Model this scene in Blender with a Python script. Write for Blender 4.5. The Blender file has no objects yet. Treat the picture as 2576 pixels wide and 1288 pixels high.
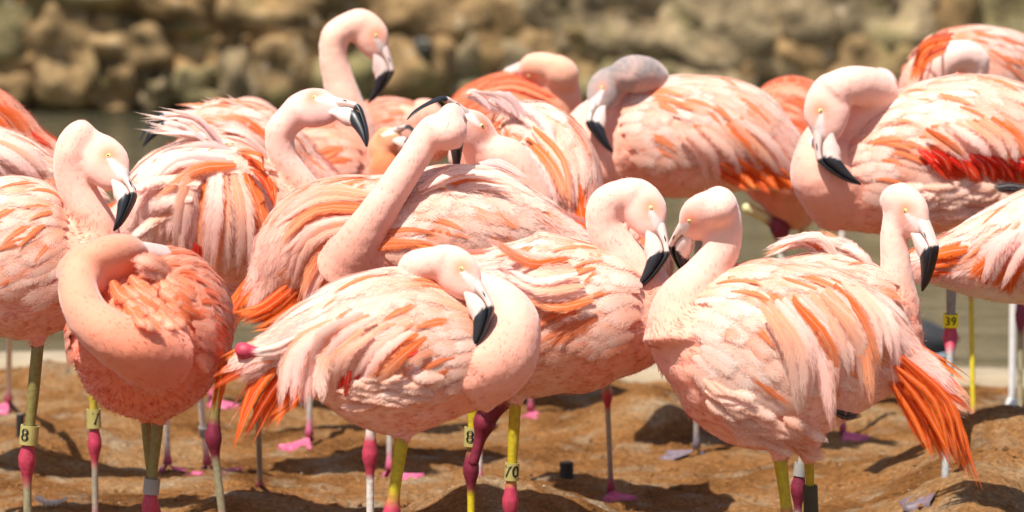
import bpy, bmesh, math, random
import numpy as np
from mathutils import Vector, Matrix
from mathutils.bvhtree import BVHTree

random.seed(7)
rng = np.random.default_rng(11)
scene = bpy.context.scene
col = scene.collection

# ------------------------------------------------------------------ camera
FV = 11163.0                      # focal length in units of a 2576 x 1288 picture
CAMZ = 1.32
PITCH = math.atan((644 + 402) / FV)
cam_data = bpy.data.cameras.new('camera')
cam = bpy.data.objects.new('camera', cam_data)
col.objects.link(cam)
cam.location = (0, 0, CAMZ)
cam.rotation_euler = (math.pi / 2 - PITCH, 0, 0)
cam_data.sensor_fit = 'HORIZONTAL'
cam_data.sensor_width = 36.0
cam_data.lens = 36.0 * FV / 2576.0
cam_data.clip_start = 0.1
cam_data.clip_end = 400
cam_data.dof.use_dof = True
cam_data.dof.focus_distance = 7.7
cam_data.dof.aperture_fstop = 5.0
scene.camera = cam

# ------------------------------------------------------------------ light
SUN_EL = math.radians(63)
SUN_AZ = math.radians(-32)        # from behind the camera, a little to its left
sdir = Vector((math.cos(SUN_EL) * math.sin(SUN_AZ), -math.cos(SUN_EL) * math.cos(SUN_AZ), math.sin(SUN_EL)))
world = bpy.data.worlds.new('World')
scene.world = world
world.use_nodes = True
wn = world.node_tree.nodes
wl = world.node_tree.links
wn.clear()
wout = wn.new('ShaderNodeOutputWorld')
wbg = wn.new('ShaderNodeBackground')
wsky = wn.new('ShaderNodeTexSky')
wsky.sky_type = 'NISHITA'
wsky.sun_disc = False
wsky.sun_elevation = SUN_EL
wsky.sun_rotation = math.atan2(sdir.x, sdir.y)
wsky.air_density = 1.0
wsky.dust_density = 1.5
wbg.inputs['Strength'].default_value = 0.085
wl.new(wsky.outputs[0], wbg.inputs[0])
wl.new(wbg.outputs[0], wout.inputs[0])
sun_data = bpy.data.lights.new('sun', 'SUN')
sun_data.energy = 4.9
sun_data.angle = math.radians(0.53)
sun_data.color = (1.0, 0.95, 0.88)
sun = bpy.data.objects.new('sun', sun_data)
col.objects.link(sun)
sun.rotation_euler = sdir.to_track_quat('Z', 'Y').to_euler()
sun.location = (0, 0, 8)
vs = scene.view_settings
vs.view_transform = 'Standard'
vs.look = 'None'
vs.gamma = 1.0
vs.use_curve_mapping = False
vs.exposure = 0.54
scene.render.resolution_x = 1024
scene.render.resolution_y = 512
scene.render.engine = 'CYCLES'

# ------------------------------------------------------------------ helpers
CF = np.array([0, math.cos(PITCH), -math.sin(PITCH)])
CU = np.array([0, math.sin(PITCH), math.cos(PITCH)])
CR = np.array([1.0, 0, 0])
CO = np.array([0, 0, CAMZ])


def ray(vx, vy):
    return CF + CR * ((vx - 1288) / FV) + CU * ((644 - vy) / FV)


def at(vx, vy, D):
    r = ray(vx, vy)
    return CO + r * (D / r[1])


def lin(h, k=1.0):
    c = [int(h[i:i + 2], 16) / 255 for i in (0, 2, 4)]
    return np.array([(x / 12.92 if x < .04045 else ((x + .055) / 1.055) ** 2.4) * k for x in c])


def nrm(v):
    v = np.asarray(v, float)
    n = np.linalg.norm(v, axis=-1, keepdims=True)
    return v / np.maximum(n, 1e-9)


def smooth(x, a, b):
    t = np.clip((x - a) / (b - a), 0, 1)
    return t * t * (3 - 2 * t)


# value noise (2D) for the ground and rocks
def vnoise(x, y, seed=0):
    xi = np.floor(x).astype(np.int64)
    yi = np.floor(y).astype(np.int64)
    fx = x - xi
    fy = y - yi
    fx = fx * fx * (3 - 2 * fx)
    fy = fy * fy * (3 - 2 * fy)

    def h(a, b):
        n = (a * 374761393 + b * 668265263 + seed * 1442695041) & 0x7fffffff
        n = ((n ^ (n >> 13)) * 1274126177) & 0x7fffffff
        return ((n ^ (n >> 16)) & 0xffff) / 65535.0
    return (h(xi, yi) * (1 - fx) + h(xi + 1, yi) * fx) * (1 - fy) + (h(xi, yi + 1) * (1 - fx) + h(xi + 1, yi + 1) * fx) * fy


def fbm(x, y, oct=4, seed=0):
    s = 0
    a = .5
    for o in range(oct):
        s = s + a * (vnoise(x, y, seed + o) - .5)
        x = x * 2.03 + 3.1
        y = y * 2.03 + 1.7
        a *= .5
    return s


def mk(name, verts, faces, mat, parent=None, cols=None, smooth_=True, uvs=None):
    me = bpy.data.meshes.new(name)
    me.from_pydata([tuple(map(float, v)) for v in verts], [], faces)
    if cols is not None:
        ca = me.color_attributes.new('Col', 'FLOAT_COLOR', 'POINT')
        c4 = np.ones((len(verts), 4), np.float32)
        c4[:, :3] = cols
        ca.data.foreach_set('color', c4.ravel())
    if smooth_:
        me.polygons.foreach_set('use_smooth', [True] * len(me.polygons))
    me.materials.append(mat)
    o = bpy.data.objects.new(name, me)
    col.objects.link(o)
    if parent is not None:
        o.parent = parent
    return o


def tag(o, label, cat, group=None):
    o['label'] = label
    o['category'] = cat
    if group:
        o['group'] = group
    return o


# ------------------------------------------------------------------ materials
def newmat(name):
    m = bpy.data.materials.new(name)
    m.use_nodes = True
    nt = m.node_tree
    return m, nt, nt.nodes['Principled BSDF'], nt.nodes['Material Output']


def nd(nt, t, **kw):
    n = nt.nodes.new(t)
    for k, v in kw.items():
        if k in n.inputs:
            n.inputs[k].default_value = v
        else:
            setattr(n, k, v)
    return n


def mathn(nt, op, a, b=None, c=None):
    n = nt.nodes.new('ShaderNodeMath')
    n.operation = op
    for i, x in enumerate((a, b, c)):
        if x is None:
            continue
        if isinstance(x, (int, float)):
            n.inputs[i].default_value = x
        else:
            nt.links.new(x, n.inputs[i])
    return n.outputs[0]


def mixc(nt, fac, a, b, mode='MIX'):
    n = nt.nodes.new('ShaderNodeMix')
    n.data_type = 'RGBA'
    n.blend_type = mode
    if isinstance(fac, (int, float)):
        n.inputs[0].default_value = fac
    else:
        nt.links.new(fac, n.inputs[0])
    for i, x in ((6, a), (7, b)):
        if isinstance(x, (tuple, list, np.ndarray)):
            n.inputs[i].default_value = (*[float(q) for q in x[:3]], 1)
        else:
            nt.links.new(x, n.inputs[i])
    return n.outputs[2]


def ramp(nt, fac, stops):
    n = nt.nodes.new('ShaderNodeValToRGB')
    el = n.color_ramp.elements
    while len(el) < len(stops):
        el.new(0.5)
    for e, (p, c) in zip(el, stops):
        e.position = p
        e.color = (*[float(q) for q in c[:3]], 1)
    nt.links.new(fac, n.inputs[0])
    return n.outputs[0]


M = {}


def mp_out(nt, vec, loc):
    n = nt.nodes.new('ShaderNodeMapping')
    n.inputs['Location'].default_value = loc
    nt.links.new(vec, n.inputs['Vector'])
    return n.outputs[0]


def build_materials():
    # plumage of neck, breast and belly
    m, nt, p, out = newmat('soft_plumage')
    a = nd(nt, 'ShaderNodeAttribute', attribute_name='Col')
    tc = nd(nt, 'ShaderNodeTexCoord')
    n1 = nd(nt, 'ShaderNodeTexNoise', Scale=16.0, Detail=4.0, Roughness=0.6)
    nt.links.new(tc.outputs['Object'], n1.inputs['Vector'])
    mp = nd(nt, 'ShaderNodeMapping')
    mp.inputs['Scale'].default_value = (60, 160, 160)
    nt.links.new(tc.outputs['Object'], mp.inputs['Vector'])
    n2 = nd(nt, 'ShaderNodeTexNoise', Scale=1.0, Detail=3.0)
    nt.links.new(mp.outputs[0], n2.inputs['Vector'])
    v = mathn(nt, 'MULTIPLY_ADD', n1.outputs[0], 0.26, 0.87)
    c = mixc(nt, 1.0, a.outputs['Color'], v, 'MULTIPLY')
    # warm blotches
    n3 = nd(nt, 'ShaderNodeTexNoise', Scale=38.0, Detail=3.0)
    nt.links.new(tc.outputs['Object'], n3.inputs['Vector'])
    bl = mathn(nt, 'MULTIPLY', mathn(nt, 'SUBTRACT', n3.outputs[0], 0.47), 0.3)
    bl = mathn(nt, 'MAXIMUM', bl, 0.0)
    c2 = mixc(nt, bl, c, mixc(nt, 1.0, c, (1.0, 0.62, 0.42), 'MULTIPLY'))
    nt.links.new(c2, p.inputs['Base Color'])
    p.inputs['Roughness'].default_value = 0.85
    p.inputs['Specular IOR Level'].default_value = 0.15
    p.inputs['Sheen Weight'].default_value = 0.4
    p.inputs['Sheen Roughness'].default_value = 0.5
    p.inputs['Subsurface Weight'].default_value = 0.0
    b = nd(nt, 'ShaderNodeBump', Strength=0.07, Distance=0.003)
    nt.links.new(n2.outputs[0], b.inputs['Height'])
    b2 = nd(nt, 'ShaderNodeBump', Strength=0.15, Distance=0.010)
    nt.links.new(n3.outputs[0], b2.inputs['Height'])
    nt.links.new(b.outputs[0], b2.inputs['Normal'])
    nt.links.new(b2.outputs[0], p.inputs['Normal'])
    M['plumage'] = m
    # feathers
    m, nt, p, out = newmat('feather_vane')
    a = nd(nt, 'ShaderNodeAttribute', attribute_name='Col')
    uv = nd(nt, 'ShaderNodeUVMap')
    sx = nd(nt, 'ShaderNodeSeparateXYZ')
    nt.links.new(uv.outputs[0], sx.inputs[0])
    au = mathn(nt, 'ABSOLUTE', mathn(nt, 'SUBTRACT', sx.outputs[0], 0.5))
    oi = nd(nt, 'ShaderNodeObjectInfo')
    cb = nd(nt, 'ShaderNodeCombineXYZ')
    nt.links.new(mathn(nt, 'MULTIPLY', au, 2.0), cb.inputs[0])
    nt.links.new(mathn(nt, 'MULTIPLY', mathn(nt, 'SUBTRACT', sx.outputs[1], mathn(nt, 'MULTIPLY', au, 0.35)), 34.0), cb.inputs[1])
    nt.links.new(mathn(nt, 'MULTIPLY', oi.outputs['Random'], 90.0), cb.inputs[2])
    ns = nd(nt, 'ShaderNodeTexNoise', Scale=1.0, Detail=3.0)
    nt.links.new(cb.outputs[0], ns.inputs['Vector'])
    br = mathn(nt, 'MULTIPLY_ADD', ns.outputs[0], 0.42, 0.79)
    c = mixc(nt, 1.0, a.outputs['Color'], br, 'MULTIPLY')
    rach = mathn(nt, 'MULTIPLY', mathn(nt, 'LESS_THAN', au, 0.035), 0.35)
    c = mixc(nt, rach, c, (0.88, 0.70, 0.58))
    nt.links.new(c, p.inputs['Base Color'])
    p.inputs['Roughness'].default_value = 0.6
    p.inputs['Specular IOR Level'].default_value = 0.25
    p.inputs['Sheen Weight'].default_value = 0.1
    bp = nd(nt, 'ShaderNodeBump', Strength=0.25, Distance=0.003)
    nt.links.new(ns.outputs[0], bp.inputs['Height'])
    nt.links.new(bp.outputs[0], p.inputs['Normal'])
    tr = nd(nt, 'ShaderNodeBsdfTranslucent')
    nt.links.new(c, tr.inputs['Color'])
    mx = nd(nt, 'ShaderNodeMixShader')
    mx.inputs[0].default_value = 0.28
    nt.links.new(p.outputs[0], mx.inputs[1])
    nt.links.new(tr.outputs[0], mx.inputs[2])
    # frayed barbs: the vane opens up towards its edges and tip
    cb2 = nd(nt, 'ShaderNodeCombineXYZ')
    nt.links.new(mathn(nt, 'MULTIPLY', sx.outputs[0], 9.0), cb2.inputs[0])
    nt.links.new(mathn(nt, 'MULTIPLY', mathn(nt, 'SUBTRACT', sx.outputs[1], mathn(nt, 'MULTIPLY', au, 0.5)), 22.0), cb2.inputs[1])
    nt.links.new(mathn(nt, 'MULTIPLY', oi.outputs['Random'], 70.0), cb2.inputs[2])
    nf = nd(nt, 'ShaderNodeTexNoise', Scale=1.0, Detail=2.0)
    nt.links.new(cb2.outputs[0], nf.inputs['Vector'])
    e1 = mathn(nt, 'SUBTRACT', 1.0, mathn(nt, 'MULTIPLY', au, 2.0))
    e2 = mathn(nt, 'MULTIPLY', mathn(nt, 'SUBTRACT', 1.0, sx.outputs[1]), 2.6)
    ed = mathn(nt, 'MINIMUM', e1, e2)
    al = mathn(nt, 'ADD', mathn(nt, 'MULTIPLY', ed, 1.8), mathn(nt, 'MULTIPLY', mathn(nt, 'SUBTRACT', nf.outputs[0], 0.5), 2.6))
    al.node.use_clamp = True
    tp = nd(nt, 'ShaderNodeBsdfTransparent')
    mx2 = nd(nt, 'ShaderNodeMixShader')
    nt.links.new(al, mx2.inputs[0])
    nt.links.new(tp.outputs[0], mx2.inputs[1])
    nt.links.new(mx.outputs[0], mx2.inputs[2])
    nt.links.new(mx2.outputs[0], out.inputs['Surface'])
    M['feather'] = m
    # down tufts
    m, nt, p, out = newmat('down_tuft')
    a = nd(nt, 'ShaderNodeAttribute', attribute_name='Col')
    nt.links.new(a.outputs['Color'], p.inputs['Base Color'])
    p.inputs['Roughness'].default_value = 0.85
    p.inputs['Specular IOR Level'].default_value = 0.1
    tr = nd(nt, 'ShaderNodeBsdfTranslucent')
    nt.links.new(a.outputs['Color'], tr.inputs['Color'])
    mx = nd(nt, 'ShaderNodeMixShader')
    mx.inputs[0].default_value = 0.5
    nt.links.new(p.outputs[0], mx.inputs[1])
    nt.links.new(tr.outputs[0], mx.inputs[2])
    nt.links.new(mx.outputs[0], out.inputs['Surface'])
    M['down'] = m
    # horn of the bill
    m, nt, p, out = newmat('bill_horn')
    a = nd(nt, 'ShaderNodeAttribute', attribute_name='Col')
    tc = nd(nt, 'ShaderNodeTexCoord')
    n1 = nd(nt, 'ShaderNodeTexNoise', Scale=60.0, Detail=4.0)
    nt.links.new(tc.outputs['Object'], n1.inputs['Vector'])
    c = mixc(nt, 1.0, a.outputs['Color'], mathn(nt, 'MULTIPLY_ADD', n1.outputs[0], 0.5, 0.75), 'MULTIPLY')
    nt.links.new(c, p.inputs['Base Color'])
    p.inputs['Roughness'].default_value = 0.38
    p.inputs['Specular IOR Level'].default_value = 0.5
    bp = nd(nt, 'ShaderNodeBump', Strength=0.15, Distance=0.002)
    nt.links.new(n1.outputs[0], bp.inputs['Height'])
    nt.links.new(bp.outputs[0], p.inputs['Normal'])
    M['bill'] = m
    # skin of the legs
    m, nt, p, out = newmat('leg_scales')
    a = nd(nt, 'ShaderNodeAttribute', attribute_name='Col')
    tc = nd(nt, 'ShaderNodeTexCoord')
    n1 = nd(nt, 'ShaderNodeTexNoise', Scale=120.0, Detail=3.0)
    nt.links.new(tc.outputs['Object'], n1.inputs['Vector'])
    wv = nd(nt, 'ShaderNodeTexWave', wave_type='BANDS', bands_direction='Z', Scale=80.0, Distortion=6.0)
    nt.links.new(tc.outputs['Object'], wv.inputs['Vector'])
    k = mathn(nt, 'ADD', mathn(nt, 'MULTIPLY_ADD', n1.outputs[0], 0.9, 0.5), mathn(nt, 'MULTIPLY', wv.outputs['Fac'], 0.03))
    c = mixc(nt, 1.0, a.outputs['Color'], k, 'MULTIPLY')
    nt.links.new(c, p.inputs['Base Color'])
    p.inputs['Roughness'].default_value = 0.55
    bp = nd(nt, 'ShaderNodeBump', Strength=0.4, Distance=0.002)
    nt.links.new(n1.outputs[0], bp.inputs['Height'])
    nt.links.new(bp.outputs[0], p.inputs['Normal'])
    M['leg'] = m

    def plain(name, c, r=0.6, spec=0.5, bump=0.0, var=0.0, sc=40.0):
        m, nt, p, out = newmat(name)
        p.inputs['Roughness'].default_value = r
        p.inputs['Specular IOR Level'].default_value = spec
        tc = nd(nt, 'ShaderNodeTexCoord')
        n1 = nd(nt, 'ShaderNodeTexNoise', Scale=sc, Detail=5.0)
        nt.links.new(tc.outputs['Object'], n1.inputs['Vector'])
        cc = mixc(nt, 1.0, tuple(c), mathn(nt, 'MULTIPLY_ADD', n1.outputs[0], var * 2, 1 - var), 'MULTIPLY')
        nt.links.new(cc, p.inputs['Base Color'])
        if bump:
            bp = nd(nt, 'ShaderNodeBump', Strength=bump, Distance=0.01)
            nt.links.new(n1.outputs[0], bp.inputs['Height'])
            nt.links.new(bp.outputs[0], p.inputs['Normal'])
        return m
    M['iris'] = plain('eye_iris', (0.74, 0.54, 0.22), 0.25, 0.5, 0, 0.15, 300)
    M['pupil'] = plain('eye_pupil', (0.01, 0.01, 0.01), 0.08, 0.6)
    M['band_yellow'] = plain('band_yellow_plastic', (0.88, 0.80, 0.02), 0.4, 0.4, 0, 0.1)
    M['band_olive'] = plain('band_faded_plastic', (0.42, 0.36, 0.12), 0.5, 0.4, 0, 0.2)
    M['band_grey'] = plain('band_grey_metal', (0.30, 0.29, 0.26), 0.45, 0.5, 0, 0.2)
    M['band_black'] = plain('band_dark_plastic', (0.05, 0.05, 0.03), 0.5, 0.4, 0, 0.2)
    M['ink'] = plain('band_ink', (0.012, 0.012, 0.012), 0.6, 0.3)
    M['pipe_black'] = plain('pipe_black_plastic', (0.018, 0.017, 0.016), 0.55, 0.4, 0.1, 0.3)
    M['pipe_cut'] = plain('pipe_cut_face', (0.22, 0.16, 0.10), 0.8, 0.2, 0.2, 0.3)
    M['pipe_white'] = plain('post_white_paint', (0.75, 0.74, 0.70), 0.45, 0.4, 0.1, 0.12)
    M['duck'] = plain('duck_plumage', (0.035, 0.035, 0.038), 0.7, 0.3, 0.3, 0.4, 60)
    M['duck_pale'] = plain('duck_pale_feather', (0.32, 0.36, 0.42), 0.6, 0.3, 0.2, 0.3, 60)
    M['kerb'] = plain('pond_edge_stone', (0.34, 0.27, 0.18), 0.9, 0.2, 0.5, 0.25, 18)
    M['grit'] = plain('grit_stone', (0.52, 0.40, 0.28), 0.9, 0.2, 0.2, 0.35, 30)

    m, nt, p, out = newmat('grit_crumbs')
    a = nd(nt, 'ShaderNodeAttribute', attribute_name='Col')
    nt.links.new(a.outputs['Color'], p.inputs['Base Color'])
    p.inputs['Roughness'].default_value = 0.95
    p.inputs['Specular IOR Level'].default_value = 0.1
    M['grit'] = m
    # sand
    m, nt, p, out = newmat('orange_sand')
    tc = nd(nt, 'ShaderNodeTexCoord')
    n1 = nd(nt, 'ShaderNodeTexNoise', Scale=3.2, Detail=6.0, Roughness=0.62)
    n2 = nd(nt, 'ShaderNodeTexNoise', Scale=95.0, Detail=6.0, Roughness=0.75)
    n3 = nd(nt, 'ShaderNodeTexNoise', Scale=9.0, Detail=5.0)
    for n in (n1, n2, n3):
        nt.links.new(tc.outputs['Object'], n.inputs['Vector'])
    c = ramp(nt, n1.outputs[0], [(0.36, (0.15, 0.062, 0.018)), (0.5, (0.28, 0.128, 0.042)), (0.64, (0.33, 0.19, 0.085))])
    g = mathn(nt, 'MULTIPLY', mathn(nt, 'MAXIMUM', mathn(nt, 'SUBTRACT', n3.outputs[0], 0.53), 0.0), 4.0)
    g = mathn(nt, 'MINIMUM', g, 0.75)
    c = mixc(nt, g, c, (0.36, 0.29, 0.19))
    c = mixc(nt, 1.0, c, mathn(nt, 'MULTIPLY_ADD', n2.outputs[0], 3.0, -0.45), 'MULTIPLY')
    nt.links.new(c, p.inputs['Base Color'])
    p.inputs['Roughness'].default_value = 1.0
    p.inputs['Specular IOR Level'].default_value = 0.05
    n4 = nd(nt, 'ShaderNodeTexNoise', Scale=30.0, Detail=4.0, Roughness=0.6)
    nt.links.new(tc.outputs['Object'], n4.inputs['Vector'])
    hh = mathn(nt, 'ADD', mathn(nt, 'MULTIPLY', n2.outputs[0], 0.5), mathn(nt, 'MULTIPLY', n4.outputs[0], 1.6))
    bp = nd(nt, 'ShaderNodeBump', Strength=1.0, Distance=0.022)
    nt.links.new(hh, bp.inputs['Height'])
    nt.links.new(bp.outputs[0], p.inputs['Normal'])
    M['sand'] = m

    # water
    m, nt, p, out = newmat('pond_water')
    tc = nd(nt, 'ShaderNodeTexCoord')
    mp = nd(nt, 'ShaderNodeMapping')
    mp.inputs['Scale'].default_value = (1.0, 4.0, 1.0)
    nt.links.new(tc.outputs['Object'], mp.inputs['Vector'])
    n1 = nd(nt, 'ShaderNodeTexNoise', Scale=5.0, Detail=3.0)
    nt.links.new(mp.outputs[0], n1.inputs['Vector'])
    n2 = nd(nt, 'ShaderNodeTexNoise', Scale=1.3, Detail=5.0)
    nt.links.new(mp.outputs[0], n2.inputs['Vector'])
    c = ramp(nt, n2.outputs[0], [(0.35, (0.045, 0.048, 0.025)), (0.65, (0.15, 0.13, 0.085))])
    nt.links.new(c, p.inputs['Base Color'])
    p.inputs['Roughness'].default_value = 0.06
    p.inputs['IOR'].default_value = 1.33
    bp = nd(nt, 'ShaderNodeBump', Strength=0.22, Distance=0.05)
    nt.links.new(n1.outputs[0], bp.inputs['Height'])
    nt.links.new(bp.outputs[0], p.inputs['Normal'])
    M['water'] = m

    # rock wall
    m, nt, p, out = newmat('weathered_rock')
    tc = nd(nt, 'ShaderNodeTexCoord')
    ge = nd(nt, 'ShaderNodeNewGeometry')
    a = nd(nt, 'ShaderNodeAttribute', attribute_name='Col')
    n1 = nd(nt, 'ShaderNodeTexNoise', Scale=2.6, Detail=6.0, Roughness=0.6)
    n2 = nd(nt, 'ShaderNodeTexNoise', Scale=9.0, Detail=5.0, Roughness=0.65)
    n3 = nd(nt, 'ShaderNodeTexNoise', Scale=4.0, Detail=4.0)
    nt.links.new(ge.outputs['Position'], n1.inputs['Vector'])
    nt.links.new(ge.outputs['Position'], n2.inputs['Vector'])
    mp = nd(nt, 'ShaderNodeMapping')
    mp.inputs['Location'].default_value = (7, 3, 5)
    nt.links.new(ge.outputs['Position'], mp.inputs['Vector'])
    nt.links.new(mp.outputs[0], n3.inputs['Vector'])
    k = mathn(nt, 'ADD', mathn(nt, 'MULTIPLY_ADD', n1.outputs[0], 1.8, -0.35), mathn(nt, 'MULTIPLY', n2.outputs[0], 0.9))
    k = mathn(nt, 'MAXIMUM', k, 0.12)
    n6 = nd(nt, 'ShaderNodeTexNoise', Scale=6.5, Detail=5.0, Roughness=0.7)
    nt.links.new(mp_out(nt, ge.outputs['Position'], (3, 9, 1)), n6.inputs['Vector'])
    dk = mathn(nt, 'MULTIPLY_ADD', n6.outputs[0], 4.0, -1.3)
    dk.node.use_clamp = True
    k = mathn(nt, 'MULTIPLY', k, mathn(nt, 'MULTIPLY_ADD', dk, 0.95, 0.28))
    c = mixc(nt, 1.0, a.outputs['Color'], k, 'MULTIPLY')
    li = mathn(nt, 'MINIMUM', mathn(nt, 'MULTIPLY', mathn(nt, 'MAXIMUM', mathn(nt, 'SUBTRACT', n3.outputs[0], 0.56), 0.0), 5.0), 0.4)
    c = mixc(nt, li, c, (0.25, 0.22, 0.08))
    p5 = mathn(nt, 'MINIMUM', mathn(nt, 'MULTIPLY', mathn(nt, 'MAXIMUM', mathn(nt, 'SUBTRACT', n2.outputs[0], 0.60), 0.0), 6.0), 0.6)
    c = mixc(nt, p5, c, (0.50, 0.42, 0.30))
    nt.links.new(c, p.inputs['Base Color'])
    p.inputs['Roughness'].default_value = 0.92
    p.inputs['Specular IOR Level'].default_value = 0.2
    bp = nd(nt, 'ShaderNodeBump', Strength=0.8, Distance=0.05)
    nt.links.new(n2.outputs[0], bp.inputs['Height'])
    nt.links.new(bp.outputs[0], p.inputs['Normal'])
    M['rock'] = m


build_materials()

# ------------------------------------------------------------------ ground, pond, wall
BUMPS = [  # mounds of raked sand: centre in picture units on the ground, height, spread
    (1330, 1345, 0.075, 0.22), (1180, 1345, 0.04, 0.16), (2500, 1225, 0.10, 0.22), (2620, 1260, 0.10, 0.25), (2420, 1330, 0.09, 0.16),
    (1600, 1085, 0.05, 0.16), (1680, 1090, 0.05, 0.14), (150, 975, 0.06, 0.15), (330, 1040, 0.04, 0.16), (240, 1130, 0.035, 0.15), (60, 1170, 0.05, 0.13),
    (900, 1130, 0.03, 0.2), (1450, 1000, 0.05, 0.22), (2040, 1060, 0.03, 0.3), (620, 1300, 0.05, 0.16),
]


def ground_pt(vx, vy, z=0.0):
    r = ray(vx, vy)
    t = (z - CAMZ) / r[2]
    return CO + r * t


BW = [(*ground_pt(a, b)[:2], h, s) for a, b, h, s in BUMPS]


def kerb_y(x):
    return 10.86 - 0.16 * x


def gz(x, y):
    x = np.asarray(x, float)
    y = np.asarray(y, float)
    z = 0.030 * fbm(x * 1.3, y * 1.3, 3, 5) + 0.035 * fbm(x * 4.5, y * 4.5, 3, 9)
    for bx, by, h, s in BW:
        z = z + h * np.exp(-((x - bx) ** 2 + ((y - by) * 0.8) ** 2) / (2 * s * s * 0.45))
    ky = kerb_y(np.clip(x, -4, 4))
    z = z * (1 - 0.8 * smooth(y, ky - 0.5, ky))
    z = z - 0.7 * smooth(y, ky + 0.34, ky + 0.9) * (1 - smooth(y, 23.2, 24.0))
    return z


def build_ground():
    xs = np.concatenate([-np.geomspace(60, 1.75, 26), np.linspace(-1.7, 1.7, 300), np.geomspace(1.75, 60, 26)])
    ys = np.concatenate([-np.geomspace(40, 1, 8), np.linspace(0, 6.6, 16), np.linspace(6.75, 11.6, 400), np.linspace(11.8, 26, 26), np.geomspace(28, 90, 8)])
    X, Y = np.meshgrid(xs, ys)
    fine = 0.030 * fbm(X * 13, Y * 13, 4, 21) + 0.018 * np.maximum(fbm(X * 40, Y * 40, 3, 31), -.04)
    Z = gz(X, Y) + fine * smooth(Y, 6.0, 6.8) * (1 - smooth(Y, 11.0, 11.4))
    V = np.stack([X, Y, Z], -1).reshape(-1, 3)
    nx = len(xs)
    ny = len(ys)
    i = np.arange(nx - 1)[None, :] + nx * np.arange(ny - 1)[:, None]
    F = np.stack([i, i + 1, i + nx + 1, i + nx], -1).reshape(-1, 4)
    o = mk('ground', V, F.tolist(), M['sand'])
    o['kind'] = 'structure'
    # water
    wz = -0.075
    vw = [(-60, 10.2, wz), (60, 10.2, wz), (60, 23.6, wz), (-60, 23.6, wz)]
    # clip the pond just behind the edge stones
    n = 40
    xw = np.linspace(-60, 60, n * 6 + 1)
    near = [(x, kerb_y(float(np.clip(x, -4, 4))) + 0.10, wz) for x in xw]
    far = [(x, 23.7, wz) for x in xw]
    F = [(k, k + 1, len(xw) + k + 1, len(xw) + k) for k in range(len(xw) - 1)]
    w = mk('pond_water', near + far, F, M['water'])
    w['kind'] = 'structure'
    # edge stones
    root = bpy.data.objects.new('pond_edge', None)
    col.objects.link(root)
    tag(root, 'low pale stone edging between the sand and the dark pond', 'edging')
    x = -4.0
    while x < 4.0:
        L = random.uniform(0.55, 0.95)
        bm = bmesh.new()
        bmesh.ops.create_cube(bm, size=1)
        bmesh.ops.subdivide_edges(bm, edges=bm.edges[:], cuts=3, use_grid_fill=True)
        xc = x + L / 2
        for v in bm.verts:
            px, py, pz = v.co
            q = 1 - 0.05 * (abs(px * 2) ** 6 + abs(pz * 2) ** 4)
            wx = px * (L - 0.006)
            wy = py * 0.24 * q
            wz_ = pz * 0.22 * q
            v.co = (xc + wx, kerb_y(xc + wx) + 0.14 + wy + 0.012 * float(fbm((xc + wx) * 5, py * 3, 2, 3)), -0.085 + wz_ + 0.014 * float(fbm((xc + wx) * 6, py * 5, 2, 4)))
        me = bpy.data.meshes.new('edge_stone')
        bm.to_mesh(me)
        bm.free()
        me.materials.append(M['kerb'])
        me.polygons.foreach_set('use_smooth', [True] * len(me.polygons))
        s = bpy.data.objects.new('edge_stone', me)
        col.objects.link(s)
        s.parent = root
        x += L
    # grit on the sand
    vs_, fs_ = [], []
    for k in range(9000):
        y = 6.9 + 3.9 * random.random() ** 1.1
        x = random.uniform(-1, 1) * (0.155 * y + 0.08)
        z = float(gz(x, y))
        r = random.choice([0.0016, 0.002, 0.003, 0.004, 0.006, 0.008] if k % 3 else [.0012, .0016, .002, .0025]) * random.uniform(0.7, 1.3)
        b = len(vs_)
        for (a, c, d) in ((1, 0, 0), (-.5, .87, 0), (-.5, -.87, 0), (0.2, 0.1, .8)):
            vs_.append((x + a * r * random.uniform(.7, 1.3), y + c * r, z + 0.001 + d * r))
        fs_ += [(b, b + 1, b + 3), (b + 1, b + 2, b + 3), (b + 2, b, b + 3)]
    gc = []
    for k in range(9000):
        c = np.array([0.24, 0.11, 0.04]) if k % 3 else np.array([0.50, 0.40, 0.29])
        gc += [c * random.uniform(.6, 1.2)] * 4
    g = mk('grit', vs_, fs_, M['grit'], smooth_=False, cols=np.array(gc))
    g['kind'] = 'stuff'
    tag(g, 'scattered pale grit and crumbs lying on the orange sand', 'grit')


WALLD = 22.8


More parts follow.
